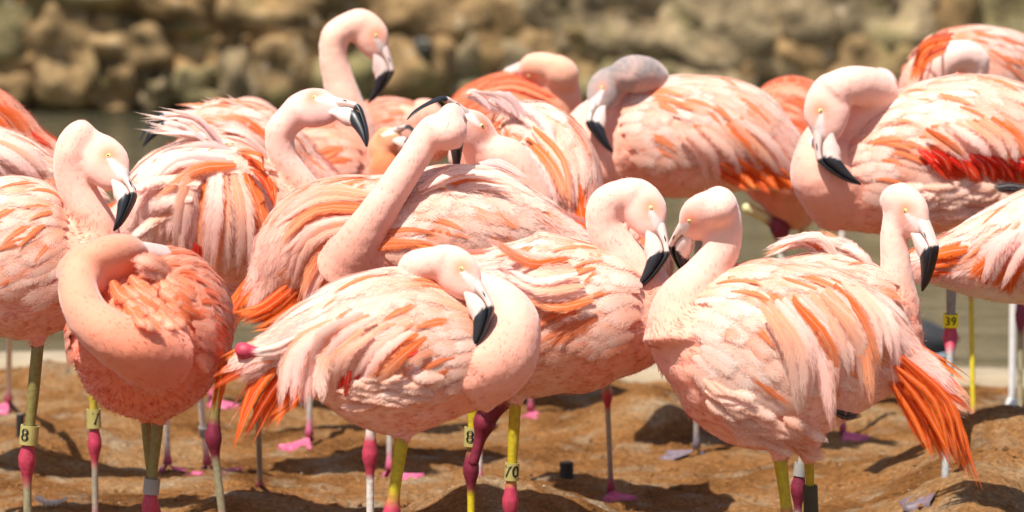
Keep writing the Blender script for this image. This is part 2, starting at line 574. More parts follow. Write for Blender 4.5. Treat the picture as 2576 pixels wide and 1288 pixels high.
def stone_obj(x, y, z, w, h, d, c, parent, seed, rough=0.16):
    bm = bmesh.new()
    bmesh.ops.create_cube(bm, size=1)
    bmesh.ops.subdivide_edges(bm, edges=bm.edges[:], cuts=7, use_grid_fill=True)
    for v in bm.verts:
        p = np.array(v.co) * 2
        q = (1 - 0.12 * (abs(p[0]) ** 3 * abs(p[2]) ** 3 + abs(p[1]) ** 3 * abs(p[2]) ** 3 + abs(p[0]) ** 3 * abs(p[1]) ** 3))
        p = p * q
        n = float(fbm(np.array(p[0] * 1.9 + seed * 7.7), np.array(p[2] * 1.9 + p[1] * 1.1), 4, seed % 97))
        n2 = float(fbm(np.array(p[2] * 1.3 + seed * 3.1), np.array(p[0] * 1.3 - p[1]), 3, seed % 89 + 5))
        v.co = (x + (p[0] * .5 + n2 * rough) * w, y + (p[1] * .5 - n * rough * 3.0) * d, z + (p[2] * .5 + n * rough * .8) * h)
    me = bpy.data.meshes.new('stone')
    bm.to_mesh(me)
    bm.free()
    ca = me.color_attributes.new('Col', 'FLOAT_COLOR', 'POINT')
    c4 = np.ones((len(me.vertices), 4), np.float32)
    c4[:, :3] = c
    ca.data.foreach_set('color', c4.ravel())
    me.materials.append(M['rock'])
    me.polygons.foreach_set('use_smooth', [True] * len(me.polygons))
    o = bpy.data.objects.new('stone', me)
    col.objects.link(o)
    o.parent = parent
    return o


def build_wall():
    root = bpy.data.objects.new('rock_wall', None)
    col.objects.link(root)
    root.location = (0, 0, 0)
    tag(root, 'rough tan and brown stone wall rising behind the pond', 'wall')
    tan = np.array([0.42, 0.27, 0.12])
    br = np.array([0.34, 0.205, 0.085])
    gy = np.array([0.40, 0.31, 0.18])
    gn = np.array([0.27, 0.24, 0.11])
    bl = np.array([0.22, 0.26, 0.27])
    pale = np.array([0.47, 0.36, 0.21])
    # stones the photograph shows: x0, x1, y0, y1 in picture units, colour, how far forward
    L = [
        (-120, 70, -60, 150, gn, .05), (-120, 60, 150, 262, br, 0.02), (95, 250, 40, 245, tan, .10), (250, 420, 55, 170, tan, .14), (240, 345, 160, 262, br, .12), (345, 425, 170, 262, gy, .10),
        (80, 340, -90, 12, gn, .16), (350, 560, -80, 40, br, .10), (425, 640, 40, 105, br, .02), (560, 800, -60, 70, tan, .10), (430, 560, 175, 255, gn, .04), (560, 660, 130, 262, gy, .10),
        (650, 800, 85, 255, tan, .12), (790, 1010, -50, 90, br, .12), (800, 950, 100, 262, gn, .10), (940, 1130, 95, 240, br, .14), (1048, 1085, 100, 135, bl * 1.5, .34), (1010, 1260, -60, 95, br, .12),
        (1120, 1330, 100, 262, gy, .10), (1260, 1500, -60, 110, pale * .85, .12), (1330, 1480, 110, 262, br, .08), (1470, 1720, -50, 130, pale * .85, .12), (1480, 1700, 125, 262, gn, .08),
        (1700, 1960, -60, 150, pale, .12), (1690, 1900, 150, 262, gy, .08), (1900, 2120, 110, 262, br * 1.15, .05), (1975, 2130, -70, 110, pale, .12), (2120, 2330, -60, 120, pale, .12), (2110, 2300, 120, 262, tan, .08),
        (2330, 2440, -70, 140, br * 1.1, .12), (2300, 2480, 140, 262, pale, .08), (2440, 2700, -60, 160, gn * 1.2, .12), (2480, 2700, 160, 262, tan, .08), (-320, -110, -60, 262, tan, .05), (2690, 2900, -60, 262, tan, .06),
    ]
    k = WALLD / FV
    for i, (x0, x1, y0, y1, c, fw) in enumerate(L):
        a = at(x0, y1, WALLD)
        b = at(x1, y0, WALLD)
        w = b[0] - a[0]
        h = b[2] - a[2]
        zl = a[2]
        if y1 >= 255:
            zl -= 0.02
            h += 0.02
        big = 1.14 if x0 > 1240 else 1.0
        stone_obj((a[0] + b[0]) / 2, WALLD + 0.20 - (fw * .45 + .04 if x0 < 1240 else .05 + fw * .2), zl + h / 2, w * 1.2 * big, h * 1.25 * big, 0.42, (c * .6 + np.array([.32, .215, .105]) * .4) * random.uniform(.7, .85), root, i + 3, 0.24)
    # the rest of the wall, above and to the sides
    z = 0.56
    n = 100
    row = 0
    while z < 3.4:
        h = random.uniform(.35, .6)
        x = -9 + random.random() * .5
        while x < 9:
            w = random.uniform(.5, 1.1)
            c = random.choice([tan, br, pale, gy, gn]) * random.uniform(.85, 1.1)
            stone_obj(x + w / 2, WALLD + 0.15 + row * 0.03, z + h / 2, w * 1.04, h * 1.05, .45, c, root, n, .12)
            n += 1
            x += w
        z += h
        row += 1
    for side in (-1, 1):
        for zz in (-.1, .25):
            x = 3.3
            while x < 9:
                w = random.uniform(.5, 1.0)
                c = random.choice([tan, br, pale, gy]) * random.uniform(.85, 1.1)
                stone_obj(side * (x + w / 2), WALLD + .15, zz + .2, w * 1.04, .42, .45, c, root, n, .12)
                n += 1
                x += w
    # weathered face of earth and rubble that fills the joints, down into the water
    nx, nz = 420, 70
    xs = np.concatenate([np.linspace(-60, -4.2, 40), np.linspace(-4, 4, nx - 80), np.linspace(4.2, 60, 40)])
    zs = np.concatenate([np.linspace(-.8, -.1, 8), np.linspace(-.08, .8, 40), np.linspace(.85, 3.3, 22)])
    X, Z = np.meshgrid(xs, zs)
    Y = WALLD + 0.0 + .34 * fbm(X * 1.7, Z * 2.4, 5, 2) + .10 * np.maximum(fbm(X * 5, Z * 6, 3, 12), 0) + .16 * smooth(-Z, -.12, .0)
    V = np.stack([X, Y, Z], -1).reshape(-1, 3)
    F = [(r * nx + c, r * nx + c + 1, (r + 1) * nx + c + 1, (r + 1) * nx + c) for r in range(nz - 1) for c in range(nx - 1)]
    u = fbm(X * 1.1, Z * 1.1, 3, 44).reshape(-1, 1)
    cc = np.array([0.33, 0.20, 0.085]) * (1 - smooth(X, -.3, 1.2).reshape(-1, 1)) + np.array([0.46, 0.32, 0.17]) * smooth(X, -.3, 1.2).reshape(-1, 1)
    mk('wall_face', V, F, M['rock'], root, cols=cc * (1 + u * .8))


build_ground()
build_wall()
# ------------------------------------------------------------------ flamingos: shared shapes
# head and bill traced in one flat frame (eye at 805,415, bill tip at 720,1190), a = eye to tip, b = towards the forehead
_E = np.array([805., 415.])
_a = np.array([-85., 775.]) / 779.65
_b = np.array([775., 85.]) / 779.65


def canon(x, y):
    d = np.array([x, y], float) - _E
    return d @ _a / 780.0, d @ _b / 780.0


HEAD_SW = [(555, 262, 170), (630, 285, 190), (695, 345, 204), (750, 440, 206), (800, 550, 168), (838, 615, 128), (862, 655, 96)]
UP = [(925, 500), (945, 545), (972, 640), (997, 735), (1013, 800), (1002, 850), (965, 915), (880, 1040), (795, 1135), (714, 1192)]
GP = [(790, 545), (830, 590), (880, 655), (925, 725), (948, 800), (950, 850), (928, 915), (850, 1045), (775, 1130), (708, 1188)]
LO = [(760, 690), (763, 735), (757, 785), (762, 835), (785, 885), (782, 935), (768, 995), (745, 1075), (722, 1130), (702, 1180)]
WU = [80, 82, 76, 68, 62, 60, 56, 44, 32, 10]
WL = [84, 86, 82, 76, 70, 68, 60, 44, 30, 9]


def catmull(P, n):
    P = np.asarray(P, float)
    Q = np.vstack([2 * P[0] - P[1], P, 2 * P[-1] - P[-2]])
    seg = len(P) - 1
    t = np.linspace(0, seg, n)
    i = np.minimum(t.astype(int), seg - 1)
    f = (t - i)[:, None]
    p0, p1, p2, p3 = Q[i], Q[i + 1], Q[i + 2], Q[i + 3]
    return 0.5 * ((2 * p1) + (-p0 + p2) * f + (2 * p0 - 5 * p1 + 4 * p2 - p3) * f ** 2 + (-p0 + 3 * p1 - 3 * p2 + p3) * f ** 3)


def arclen(P):
    d = np.linalg.norm(np.diff(P, axis=0), axis=1)
    return np.concatenate([[0], np.cumsum(d)])


def tube(C, A, B, ra, rb, seg=20):
    """closed tube round centres C with cross axes A (radius ra) and B (radius rb)"""
    n = len(C)
    th = np.linspace(0, 2 * math.pi, seg, endpoint=False)
    V = C[:, None, :] + A[:, None, :] * (ra[:, None] * np.cos(th))[:, :, None] + B[:, None, :] * (rb[:, None] * np.sin(th))[:, :, None]
    V = V.reshape(-1, 3)
    F = []
    for i in range(n - 1):
        for j in range(seg):
            k = (j + 1) % seg
            F.append((i * seg + j, i * seg + k, (i + 1) * seg + k, (i + 1) * seg + j))
    t0 = nrm(C[0] - C[1]) * min(ra[0], rb[0]) * .55
    t1 = nrm(C[-1] - C[-2]) * min(ra[-1], rb[-1]) * .55
    V = np.vstack([V, C[0] + t0, C[-1] + t1])
    a, b = n * seg, n * seg + 1
    for j in range(seg):
        k = (j + 1) % seg
        F.append((a, k, j))
        F.append((b, (n - 1) * seg + j, (n - 1) * seg + k))
    return V, F


def frames(C, up):
    T = nrm(np.gradient(C, axis=0))
    U = up - (T @ up)[:, None] * T if up.ndim == 1 else up - np.sum(T * up, 1)[:, None] * T
    U = nrm(U)
    return T, U, np.cross(T, U)


def par_frames(C):
    T = nrm(np.gradient(C, axis=0))
    u = np.cross(T[0], [0.3, 0.9, 0.1])
    U = [nrm(u)]
    for i in range(1, len(C)):
        v = U[-1] - (U[-1] @ T[i]) * T[i]
        U.append(nrm(v))
    U = np.array(U)
    return T, U, np.cross(T, U)


PALE = lin('FFDBCB', .96)
PINK = lin('FFC9BD', .95)
PEACH = lin('FAAB80', .93)
VIVID = lin('FA7E1E', .93)
CORAL = lin('F4875C', .92)
ORANGE = lin('F0701A', .9)
DEEP = lin('E9480F', .9)
RED = lin('DF2405', .9)
CREAM = lin('FFEDDF', .97)
LILAC = lin('F3CFCB', .92)


class Bird:
    pass


def prep(spec):
    """turn a picture-space description into 3-D curves"""
    b = Bird()
    b.spec = spec
    D = spec['D']
    sc = FV / D
    b.sc = sc

    def P(x, y, dz=0.0):
        return at(x, y, D + dz)
    b.P = P
    st = spec['body']
    C = np.array([P(s[0], s[1], s[4] if len(s) > 4 else 0.0) for s in st])
    R = np.array([[s[2] / sc, s[3] / sc] for s in st])
    CR_ = catmull(np.hstack([C, R]), 160)
    al = arclen(CR_[:, :3])
    b.L = al[-1]
    sN = al / al[-1]
    g = np.linspace(0, 1, 160)
    CR_ = np.stack([np.interp(g, sN, CR_[:, k]) for k in range(5)], 1)
    b.C = CR_[:, :3]
    b.ru = np.maximum(CR_[:, 3], .012)
    b.rs = np.maximum(CR_[:, 4], .012)
    up = np.array(spec.get('up', (0, 0, 1)), float)
    b.T, b.U, b.S = frames(b.C, up)
    b.g = g
    # side of the bird turned to the camera
    mid = 80
    b.near = 1.0 if b.S[mid] @ (CO - b.C[mid]) > 0 else -1.0
    # head frame
    h = spec['head']
    e = np.array(P(h['eye'][0], h['eye'][1], h['eye'][2]))
    t = np.array(P(h['tip'][0], h['tip'][1], h['tip'][2]))
    a = t - e
    b.hs = np.linalg.norm(a) * h.get('hk', 1.0)
    a = nrm(a)
    view = nrm(e - CO)
    bb = np.cross(view, a) if h['face'] < 0 else np.cross(a, view)
    # front direction in the picture plane: right of a bill that hangs down when facing right
    bb = nrm(bb)
    right = nrm(np.cross(a, np.cross(view, a)))
    ps = math.radians(h.get('yaw', 0))
    toward = nrm(np.cross(bb, a))
    if toward @ view > 0:
        toward = -toward
    bb = bb * math.cos(ps) + toward * math.sin(ps)
    b.e, b.a, b.b = e, a, nrm(bb)
    b.n = np.cross(b.a, b.b)
    b.hp = lambda x, y, lat=0.0: b.e + b.hs * (canon(x, y)[0] * b.a + canon(x, y)[1] * b.b + lat / 780.0 * b.n)
    # neck
    nk = [list(P(s[0], s[1], s[3] if len(s) > 3 else 0.0)) + [s[2] / sc] for s in spec['neck']]
    hs = b.hs / 780.0
    for (x, y, r) in ([] if h.get('raw') else HEAD_SW[:2]):
        nk.append(list(b.hp(x, y)) + [r * hs * .93])
    b.neck = catmull(np.array(nk), 90)
    hd = np.array([list(b.hp(x, y)) + [r * hs] for x, y, r in HEAD_SW])
    b.head = catmull(hd, 30)
    return b


def surf(b, s, th, side, off=0.0):
    """point and outward normal on the body: s along (0 tail, 1 breast), th from the back (0) down (180)"""
    s = np.asarray(s, float)
    th = np.radians(np.asarray(th, float))

    def pos(s, th):
        sc = np.clip(s, 0, 1)
        i = lambda A: np.stack([np.interp(sc, b.g, A[:, k]) for k in range(3)], -1)
        C, U, S = i(b.C), i(b.U), i(b.S)
        ru = np.interp(sc, b.g, b.ru)[..., None]
        rs = np.interp(sc, b.g, b.rs)[..., None]
        P = C + U * ru * np.cos(th)[..., None] + S * side * rs * np.sin(th)[..., None]
        over = np.maximum(-s, 0)[..., None] * b.L
        d = b.spec.get('droop', 0.5)
        P = P - b.T[0] * over - np.array([0, 0, 1.0]) * d * over * (0.4 + over * 3)
        return P
    p = pos(s, th)
    ds = pos(s + .02, th) - pos(s - .02, th)
    dt = pos(s, th + .05) - pos(s, th - .05)
    n = nrm(np.cross(ds, dt))
    sc = np.clip(s, 0, 1)
    C = np.stack([np.interp(sc, b.g, b.C[:, k]) for k in range(3)], -1)
    sign = np.where(np.sum((p - C) * n, -1) < 0, -1.0, 1.0)
    n = n * sign[..., None]
    return p + n * off, n


# ------------------------------------------------------------------ feather pieces
NU, NV = 5, 7
_us = np.linspace(0, 1, NU)
_vs = np.linspace(0, 1, NV)


def feather_template():
    me = bpy.data.meshes.new('feather')
    V = [(u, v, 0) for v in _vs for u in _us]
    F = [(r * NU + c, r * NU + c + 1, (r + 1) * NU + c + 1, (r + 1) * NU + c) for r in range(NV - 1) for c in range(NU - 1)]
    me.from_pydata(V, [], F)
    uv = me.uv_layers.new(name='UVMap')
    li = np.zeros(len(me.loops), np.int32)
    me.loops.foreach_get('vertex_index', li)
    co = np.array(V)[:, :2]
    uv.data.foreach_set('uv', co[li].ravel())
    me.color_attributes.new('Col', 'FLOAT_COLOR', 'POINT')
    me.polygons.foreach_set('use_smooth', [True] * len(me.polygons))
    me.materials.append(M['feather'])
    return me


FT = feather_template()


def width_profile(kind):
    v = _vs
    if kind == 'round':
        w = np.array([.30, .72, .95, 1.0, .96, .78, .22])
    elif kind == 'point':
        w = np.array([.35, .75, .95, .9, .7, .42, .03])
    elif kind == 'plume':
        w = np.array([.30, .62, .85, .95, .85, .6, .08])
    else:
        w = np.array([.35, .8, 1.0, 1.0, .88, .62, .06])
    return w


def feather(b, parent, cen, nor, w, kind, c0, c1, edge, camber=.07, twist=0.0, name='feather'):
    """one feather: centre line (NV,3), normals (NV,3), half width w; c0 root colour, c1 tip colour, edge colour"""
    T = nrm(np.gradient(cen, axis=0))
    nor = nor - np.sum(nor * T, 1)[:, None] * T
    nor = nrm(nor)
    W = np.cross(T, nor)
    if twist:
        W = W * math.cos(twist) + nor * math.sin(twist)
        nor = np.cross(W, T)
    prof = width_profile(kind) * w * 1.18 * (1 + rng.normal(0, .05, NV))
    q = (_us - .5) * 2
    asym = 1 + .12 * rng.uniform(-1, 1)
    V = cen[:, None, :] + W[:, None, :] * (prof[:, None] * q[None, :] * asym)[:, :, None] + nor[:, None, :] * (camber * prof[:, None] * (1 - q[None, :] ** 2))[:, :, None]
    # a little raggedness of the edges
    jit = rng.normal(0, .05, (NV, 2)) * w
    V[:, 0] += T * jit[:, :1]
    V[:, -1] += T * jit[:, 1:]
    me = FT.copy()
    me.vertices.foreach_set('co', V.reshape(-1).astype(np.float32))
    g = smooth(_vs, .25, .95)[:, None, None]
    c = c0 * (1 - g) + c1 * g
    ew = (np.abs(q) ** 3)[None, :, None]
    c = c * (1 - ew) + edge * ew
    c = c * (1 + rng.normal(0, .025))
    C4 = np.ones((NV, NU, 4), np.float32)
    C4[:, :, :3] = np.clip(c, 0, .95)
    me.color_attributes['Col'].data.foreach_set('color', C4.ravel())
    me.update()
    o = bpy.data.objects.new(name, me)
    col.objects.link(o)
    o.parent = parent
    return o


def pick(b, tone, q=None):
    """root, tip and edge colour of one feather; q is a slow variation over the wing so that neighbours match"""
    r = rng.random()
    q = rng.random() if q is None else float(np.clip(q + rng.normal(0, .12), 0, 1))
    acc = b.spec.get('accent', .16)      # share of bright orange feathers
    red = b.spec.get('depth', 0.0)       # 0 pale bird, 1 deep coloured bird
    base = PALE * (1 - red) + CORAL * red
    mid = PEACH * (1 - red) + (CORAL * .5 + ORANGE * .5) * red
    acol = ORANGE * (1 - red) + DEEP * red
    pk = PINK * (1 - red) + CORAL * red
    cr = CREAM * (1 - red) + (CORAL * .6 + PEACH * .4) * red
    if tone == 'tail':
        c = VIVID * (1 - r * .6) + (DEEP if r < .8 else RED) * r * .6
        return c * .6 + DEEP * .4, c, VIVID if rng.random() < .7 else DEEP
    if tone == 'red':
        return RED, DEEP, RED
    if tone == 'fleck':
        f = rng.uniform(.2, .9)
        return acol * .8 + mid * .2, acol * (1 - f) + mid * f, acol * .4 + mid * .6
    if tone == 'long':
        if r < acc * .8:
            return acol, mid, mid
        q = float(np.clip((q - .5) * 1.7 + .5 + rng.normal(0, .2), 0, 1))
        lo = mid * (1 - q) + base * q
        hi = base * (1 - q) + pk * q
        return lo, hi, hi * .6 + base * .4
    if tone == 'plume':
        if r < acc * .7:
            return acol, mid, mid
        lo = LILAC * (1 - red) + CORAL * red
        return (lo, base, base) if r < .55 else (base, cr, pk)
    if r < acc * .9:
        return (acol + mid) * .5, base * .5 + mid * .5, base
    lo = mid * (1 - q) + base * q
    hi = (base * .75 + mid * .25) * (1 - q) + cr * q
    return lo, hi, hi


def lay(b, parent, side, s0, th0, L, dth, w, tone, kind, lift, h0, curl=1.25):
    t = _vs
    dsL = L / b.L
    s = s0 - dsL * t
    th = th0 + dth * t ** curl
    p, n = surf(b, s, th, side, 0.0)
    h = h0 + lift * t ** 1.3
    cen = p + n * h[:, None]
    qn = float(vnoise(np.array(s0 * 7 + b.spec['D'] * 13), np.array(th0 / 24 + b.spec['D'] * 7), 5))
    c0, c1, e = pick(b, tone, qn * .8 + .1)
    return feather(b, parent, cen, n, w, kind, c0, c1, e, twist=rng.normal(0, .05))


def wing_feathers(b, root, side, dens):
    sp = b.spec
    near = side == b.near or sp.get('both', False)
    k = dens * (1.0 if near else .3)
    hang = sp.get('hang', 1.0)
    ruf = sp.get('ruffle', 1.0)
    tlo = sp.get('wing_low', 108)
    # covering shell of the folded wing
    ss = np.linspace(.02, .86 * sp.get('front', .92) / .92, 16)
    tt = np.linspace(-2 if side > 0 else 2, tlo, 12)
    SS, TT = np.meshgrid(ss, tt)
    edge = 1 - .35 * smooth(SS, .7, .9)
    TT = TT * edge
    p, n = surf(b, SS.ravel(), TT.ravel(), side, .0045)
    F = [(r * 16 + c, r * 16 + c + 1, (r + 1) * 16 + c + 1, (r + 1) * 16 + c) for r in range(11) for c in range(15)]
    red = sp.get('depth', 0.0)
    cc = (PEACH * .5 + PALE * .5) * (1 - red) + CORAL * red
    wing = mk('wing', p, F, M['plumage'], root, cols=np.tile(cc, (len(p), 1)))

    fr = sp.get('front', .92) / .92

    def grid(n, m, s_a, s_b, t_a, t_b, **kw):
        s_a, s_b = s_a * fr, s_b * fr
        n = max(1, round(n * k ** .5))
        m = max(1, round(m * k ** .5))
        for i in range(n):
            for j in range(m):
                s0 = s_a + (s_b - s_a) * ((i + .5) / n) + rng.normal(0, .012)
                t0 = t_a + (t_b - t_a) * ((j + .5 * (i % 2) + .25) / m) + rng.normal(0, 3)
                q = dict(kw)
                q['L'] = kw['L'] * (1 + rng.normal(0, .10))
                q['w'] = kw['w'] * (1 + rng.normal(0, .12)) / k ** .25
                q['dth'] = kw['dth'] * hang * (1 + rng.normal(0, .15))
                q['lift'] = kw['lift'] * ruf * rng.uniform(.6, 1.4)
                q['h0'] = kw['h0'] + rng.uniform(0, .0018)
                lay(b, wing, side, s0, t0, **q)
    # long secondaries and tertials over the flank
    grid(4, 7, .26, .52, 18, tlo - 22, L=.165, dth=30, w=.0195, tone='long', kind='long', lift=.0045, h0=.005)
    # greater coverts
    grid(4, 7, .42, .68, 12, tlo - 12, L=.105, dth=22, w=.0170, tone='covert', kind='long', lift=.004, h0=.0065)
    # lesser coverts of the shoulder
    grid(8, 10, .52, .92, 6, tlo - 2, L=.056, dth=13, w=.0135, tone='covert', kind='round', lift=.0032, h0=.0065)
    # scapulars along the back
    grid(6, 4, .30, .86, -10, 32, L=.095, dth=10, w=.0150, tone='covert', kind='long', lift=.004, h0=.008)
    # narrow orange flecks showing between the coverts
    nf = int(sp.get('accent', .16) * 120 * dens * (1 if near else .25))
    for i in range(nf):
        s0 = rng.uniform(.34, .84)
        t0 = rng.uniform(4, tlo - 14)
        lay(b, wing, side, s0, t0, rng.uniform(.045, .085), rng.uniform(12, 24) * hang, rng.uniform(.0045, .0085), 'fleck', 'point', .004 * ruf, .0085 + rng.uniform(0, .003))
    return wing


def ribbon(b, parent, pts, w, tone=None, cols=None, kind='plume', dz=0.0, tilt=None, use_surf=False):
    """a feather drawn by a line of picture points (x, y[, depth offset]) on this bird"""
    P = []
    last = None
    for q in pts:
        d = q[2] if len(q) > 2 else dz
        if use_surf:
            r = ray(q[0], q[1])
            rv = Vector(r).normalized()
            hit = b.bvh.ray_cast(Vector(CO), rv)
            if hit[0] is not None:
                d = hit[0].y - b.spec['D'] - .014 + (q[2] if len(q) > 2 else dz)
                last = d
            elif last is not None:
                d = last + (q[2] if len(q) > 2 else dz)
        P.append(b.P(q[0], q[1], d))
    cen = catmull(np.array(P), NV) if len(P) > 2 else np.linspace(P[0], P[1], NV)
    view = nrm(CO - cen)
    T = nrm(np.gradient(cen, axis=0))
    nor = nrm(view - np.sum(view * T, 1)[:, None] * T + np.array([0, 0, .35]))
    c0, c1, e = cols if cols is not None else pick(b, tone or 'plume')
    tw = rng.normal(0, .28) if tilt is None else tilt
    return feather(b, parent, cen, nor, w / b.sc, kind, c0, c1, e, camber=.18, twist=tw)


def fluff(b, parent, A, B, n, m, vec, w, cols, jit=7, dz=-.006):
    """short soft feathers in rows between two picture lines, all lying along vec"""
    A = np.array(A, float)
    B = np.array(B, float)
    for i in range(n):
        f = (i + .5) / n
        Q = A * (1 - f) + B * f
        for j in range(m):
            g = (j + .5 * (i % 2) + .25) / m * (len(Q) - 1)
            k = min(int(g), len(Q) - 2)
            p = Q[k] * (1 - (g - k)) + Q[k + 1] * (g - k) + rng.normal(0, jit, 2)
            v = np.array(vec) * rng.uniform(.75, 1.25) + rng.normal(0, 6, 2)
            bend = np.array([-v[1], v[0]]) * rng.uniform(-.08, .16)
            ribbon(b, parent, [(*p, dz * .4), (*(p + v * .5 + bend), dz), (*(p + v), dz * 1.3)], w * rng.uniform(.8, 1.25), cols=cols[rng.integers(len(cols))], kind='plume', use_surf=True, tilt=rng.normal(0, .1))


def fan(b, parent, A, B, n, w, tone=None, cols=None, kind='point', jit=8, dz=0.0, use_surf=False, tilt=None):
    A = np.array([list(p) + [dz] if len(p) < 3 else p for p in A], float)
    B = np.array([list(p) + [dz] if len(p) < 3 else p for p in B], float)
    for i in range(n):
        f = (i + .5) / n if n > 1 else .5
        Q = A * (1 - f) + B * f
        J = rng.normal(0, 1, Q.shape) * np.array([jit, jit, 0]) * np.linspace(.25, 1, len(Q))[:, None]
        Q = Q + J
        Q[:, 2] += rng.uniform(-.012, .012) - .002 * (i % 3)
        ribbon(b, parent, [tuple(q) for q in Q], w * (1 + rng.normal(0, .15)), tone, cols, kind, use_surf=use_surf, tilt=tilt)


# ------------------------------------------------------------------ legs, feet, bands
LEGC = {'grey': (lin('A39A8C'), lin('A8A196')), 'white': (lin('D6D0C4'), lin('D8D2C8')), 'yellow': (lin('BAA61E'), lin('D0BC1E')), 'olive': (lin('857A42'), lin('948C6C')),
        'mixed': (lin('B8A238'), lin('9A8F7C')), 'pale': (lin('D8D49A'), lin('CFCFC0')), 'dark': (lin('6A5A50'), lin('5E5A5E')), 'crimson': (lin('8A4048'), lin('7A2038')), 'steel': (lin('8F8F8A'), lin('8C8C86'))}
JOINT = lin('B83A52')
JOINTD = lin('7A2038')
WEB = lin('C45E7C')


def leg(b, root, sp):
    """sp: hip, ankle, foot (picture points; foot may be None), colour, depths, joint colour, toe direction"""
    D = b.spec['D']
    dz = sp.get('dz', 0.0)
    hip = at(*sp['hip'], D + sp.get('dh', dz))
    k = sp.get('r', 1.0)
    if 'foot' in sp:
        g = ground_pt(*sp['foot'])
        for _ in range(4):
            g = ground_pt(sp['foot'][0], sp['foot'][1], float(gz(g[0], g[1])))
        foot = np.array(g)
        da = foot[1] * .6 + D * .4 if sp['ankle'] is not None else D
        ank = at(*sp['ankle'], sp.get('Da', da))
    else:
        ank = at(*sp['ankle'], D + dz)
        fx = ank[0] + sp.get('fx', 0.0)
        foot = np.array([fx, ank[1] + sp.get('fy', 0.0), float(gz(fx, ank[1] + sp.get('fy', 0.0)))])
    if sp.get('fold'):
        foot = at(*sp['fold'], D + dz + sp.get('fdz', 0.0))
    foot_top = foot + np.array([0, 0, .018 if not sp.get('fold') else 0.0])
    # centre line
    n1, n2 = 10, 16
    C = np.vstack([hip + (ank - hip) * np.linspace(0, 1, n1)[:, None], ank + (foot_top - ank) * np.linspace(0, 1, n2)[1:, None]])
    al = arclen(C)
    la = al[n1 - 1]
    x = al - la
    tib = .0076 * k
    tar = .0064 * k
    r = np.where(x < 0, tib + .002 * smooth(-x, .05, .12), tar)
    r = r + (.0078 * k) * np.exp(-((x - .006) / .022) ** 2)
    end = al[-1] - al
    if not sp.get('fold'):
        r = r + .004 * np.exp(-(end / .012) ** 2)
    T, U, S = par_frames(C)
    V, F = tube(C, U, S, r, r * 1.05, 12)
    cn = LEGC[sp.get('c', 'grey')]
    jc = JOINTD if sp.get('jd') else JOINT
    cc = np.where((x < 0)[:, None], cn[0], cn[1])
    jw = smooth(-np.abs(x - .008), -.046, -.030)[:, None]
    cc = cc * (1 - jw) + jc * jw
    if not sp.get('fold'):
        fw = smooth(-end, -.05, -.012)[:, None]
        cc = cc * (1 - fw) + (WEB * .9 if not sp.get('greyfoot') else lin('7A7078')) * fw
    ccv = np.repeat(cc, 12, axis=0)
    ccv = np.vstack([ccv, cc[:1], cc[-1:]])
    lg = mk('leg', V, F, M['leg'], root, cols=ccv)
    b.legs.append((hip, ank, foot))
    if not sp.get('fold'):
        foot_mesh(lg, foot, sp.get('toe', -60), k, sp.get('greyfoot'))
    for bd in sp.get('bands', []):
        band(b, root, hip, ank, foot_top, bd, k)
    return lg


def foot_mesh(parent, f, ang, k, grey):
    """three webbed toes and a hind toe lying on the ground"""
    a = math.radians(ang)
    fwd = np.array([math.cos(a), math.sin(a), 0])
    sd = np.array([-fwd[1], fwd[0], 0])
    L = .082 * k

    def gp(q, dz):
        return np.array([q[0], q[1], max(float(gz(q[0], q[1])), f[2] - .006) + dz])
    V, F, Cc = [], [], []
    wc = WEB if not grey else lin('75656C')
    tc_ = lin('C65C86') if not grey else lin('6A5E66')

    def add(v, c):
        V.append(v)
        Cc.append(c * rng.uniform(.85, 1.1))
        return len(V) - 1
    heel = f + np.array([0, 0, .016])
    toes = []
    for da, ll in ((-36, .88), (0, 1.0), (36, .88)):
        r = math.radians(da)
        d = fwd * math.cos(r) + sd * math.sin(r)
        toes.append((d, ll * L))
    # web as a grid between the toes
    ns = 6
    rows = []
    for j in range(13):
        u = j / 12 * 2
        i = min(int(u), 1)
        fr = u - i
        d = nrm(toes[i][0] * (1 - fr) + toes[i + 1][0] * fr)
        ll = toes[i][1] * (1 - fr) + toes[i + 1][1] * fr
        ll *= 1 - .16 * math.sin(fr * math.pi)
        onto = abs(fr - .5) > .4
        row = []
        for s in range(ns):
            q = s / (ns - 1)
            p = gp(f + d * ll * q, .004 + (.005 if onto else .0) * (1 - .5 * q))
            p = p * (1 - (1 - q) ** 3) + (heel + d * .004) * (1 - q) ** 3
            row.append(add(p, tc_ if onto else wc))
        rows.append(row)
    for j in range(12):
        for s in range(ns - 1):
            F.append((rows[j][s], rows[j][s + 1], rows[j + 1][s + 1], rows[j + 1][s]))
    # skirts down to the ground
    low = []
    for j in range(13):
        p = V[rows[j][-1]].copy()
        p[2] -= .010
        low.append(add(p, wc))
    for j in range(12):
        F.append((rows[j][-1], low[j], low[j + 1], rows[j + 1][-1]))
    hb = [add(heel + sd * .008, tc_), add(heel - sd * .008, tc_), add(gp(f - fwd * .022, .003), tc_), add(gp(f - fwd * .012 + sd * .006, -.004), tc_), add(gp(f - fwd * .012 - sd * .006, -.004), tc_)]
    F += [(hb[0], hb[1], hb[2]), (hb[0], hb[2], hb[3]), (hb[1], hb[4], hb[2])]
    mk('foot', V, F, M['leg'], parent, cols=np.array(Cc))


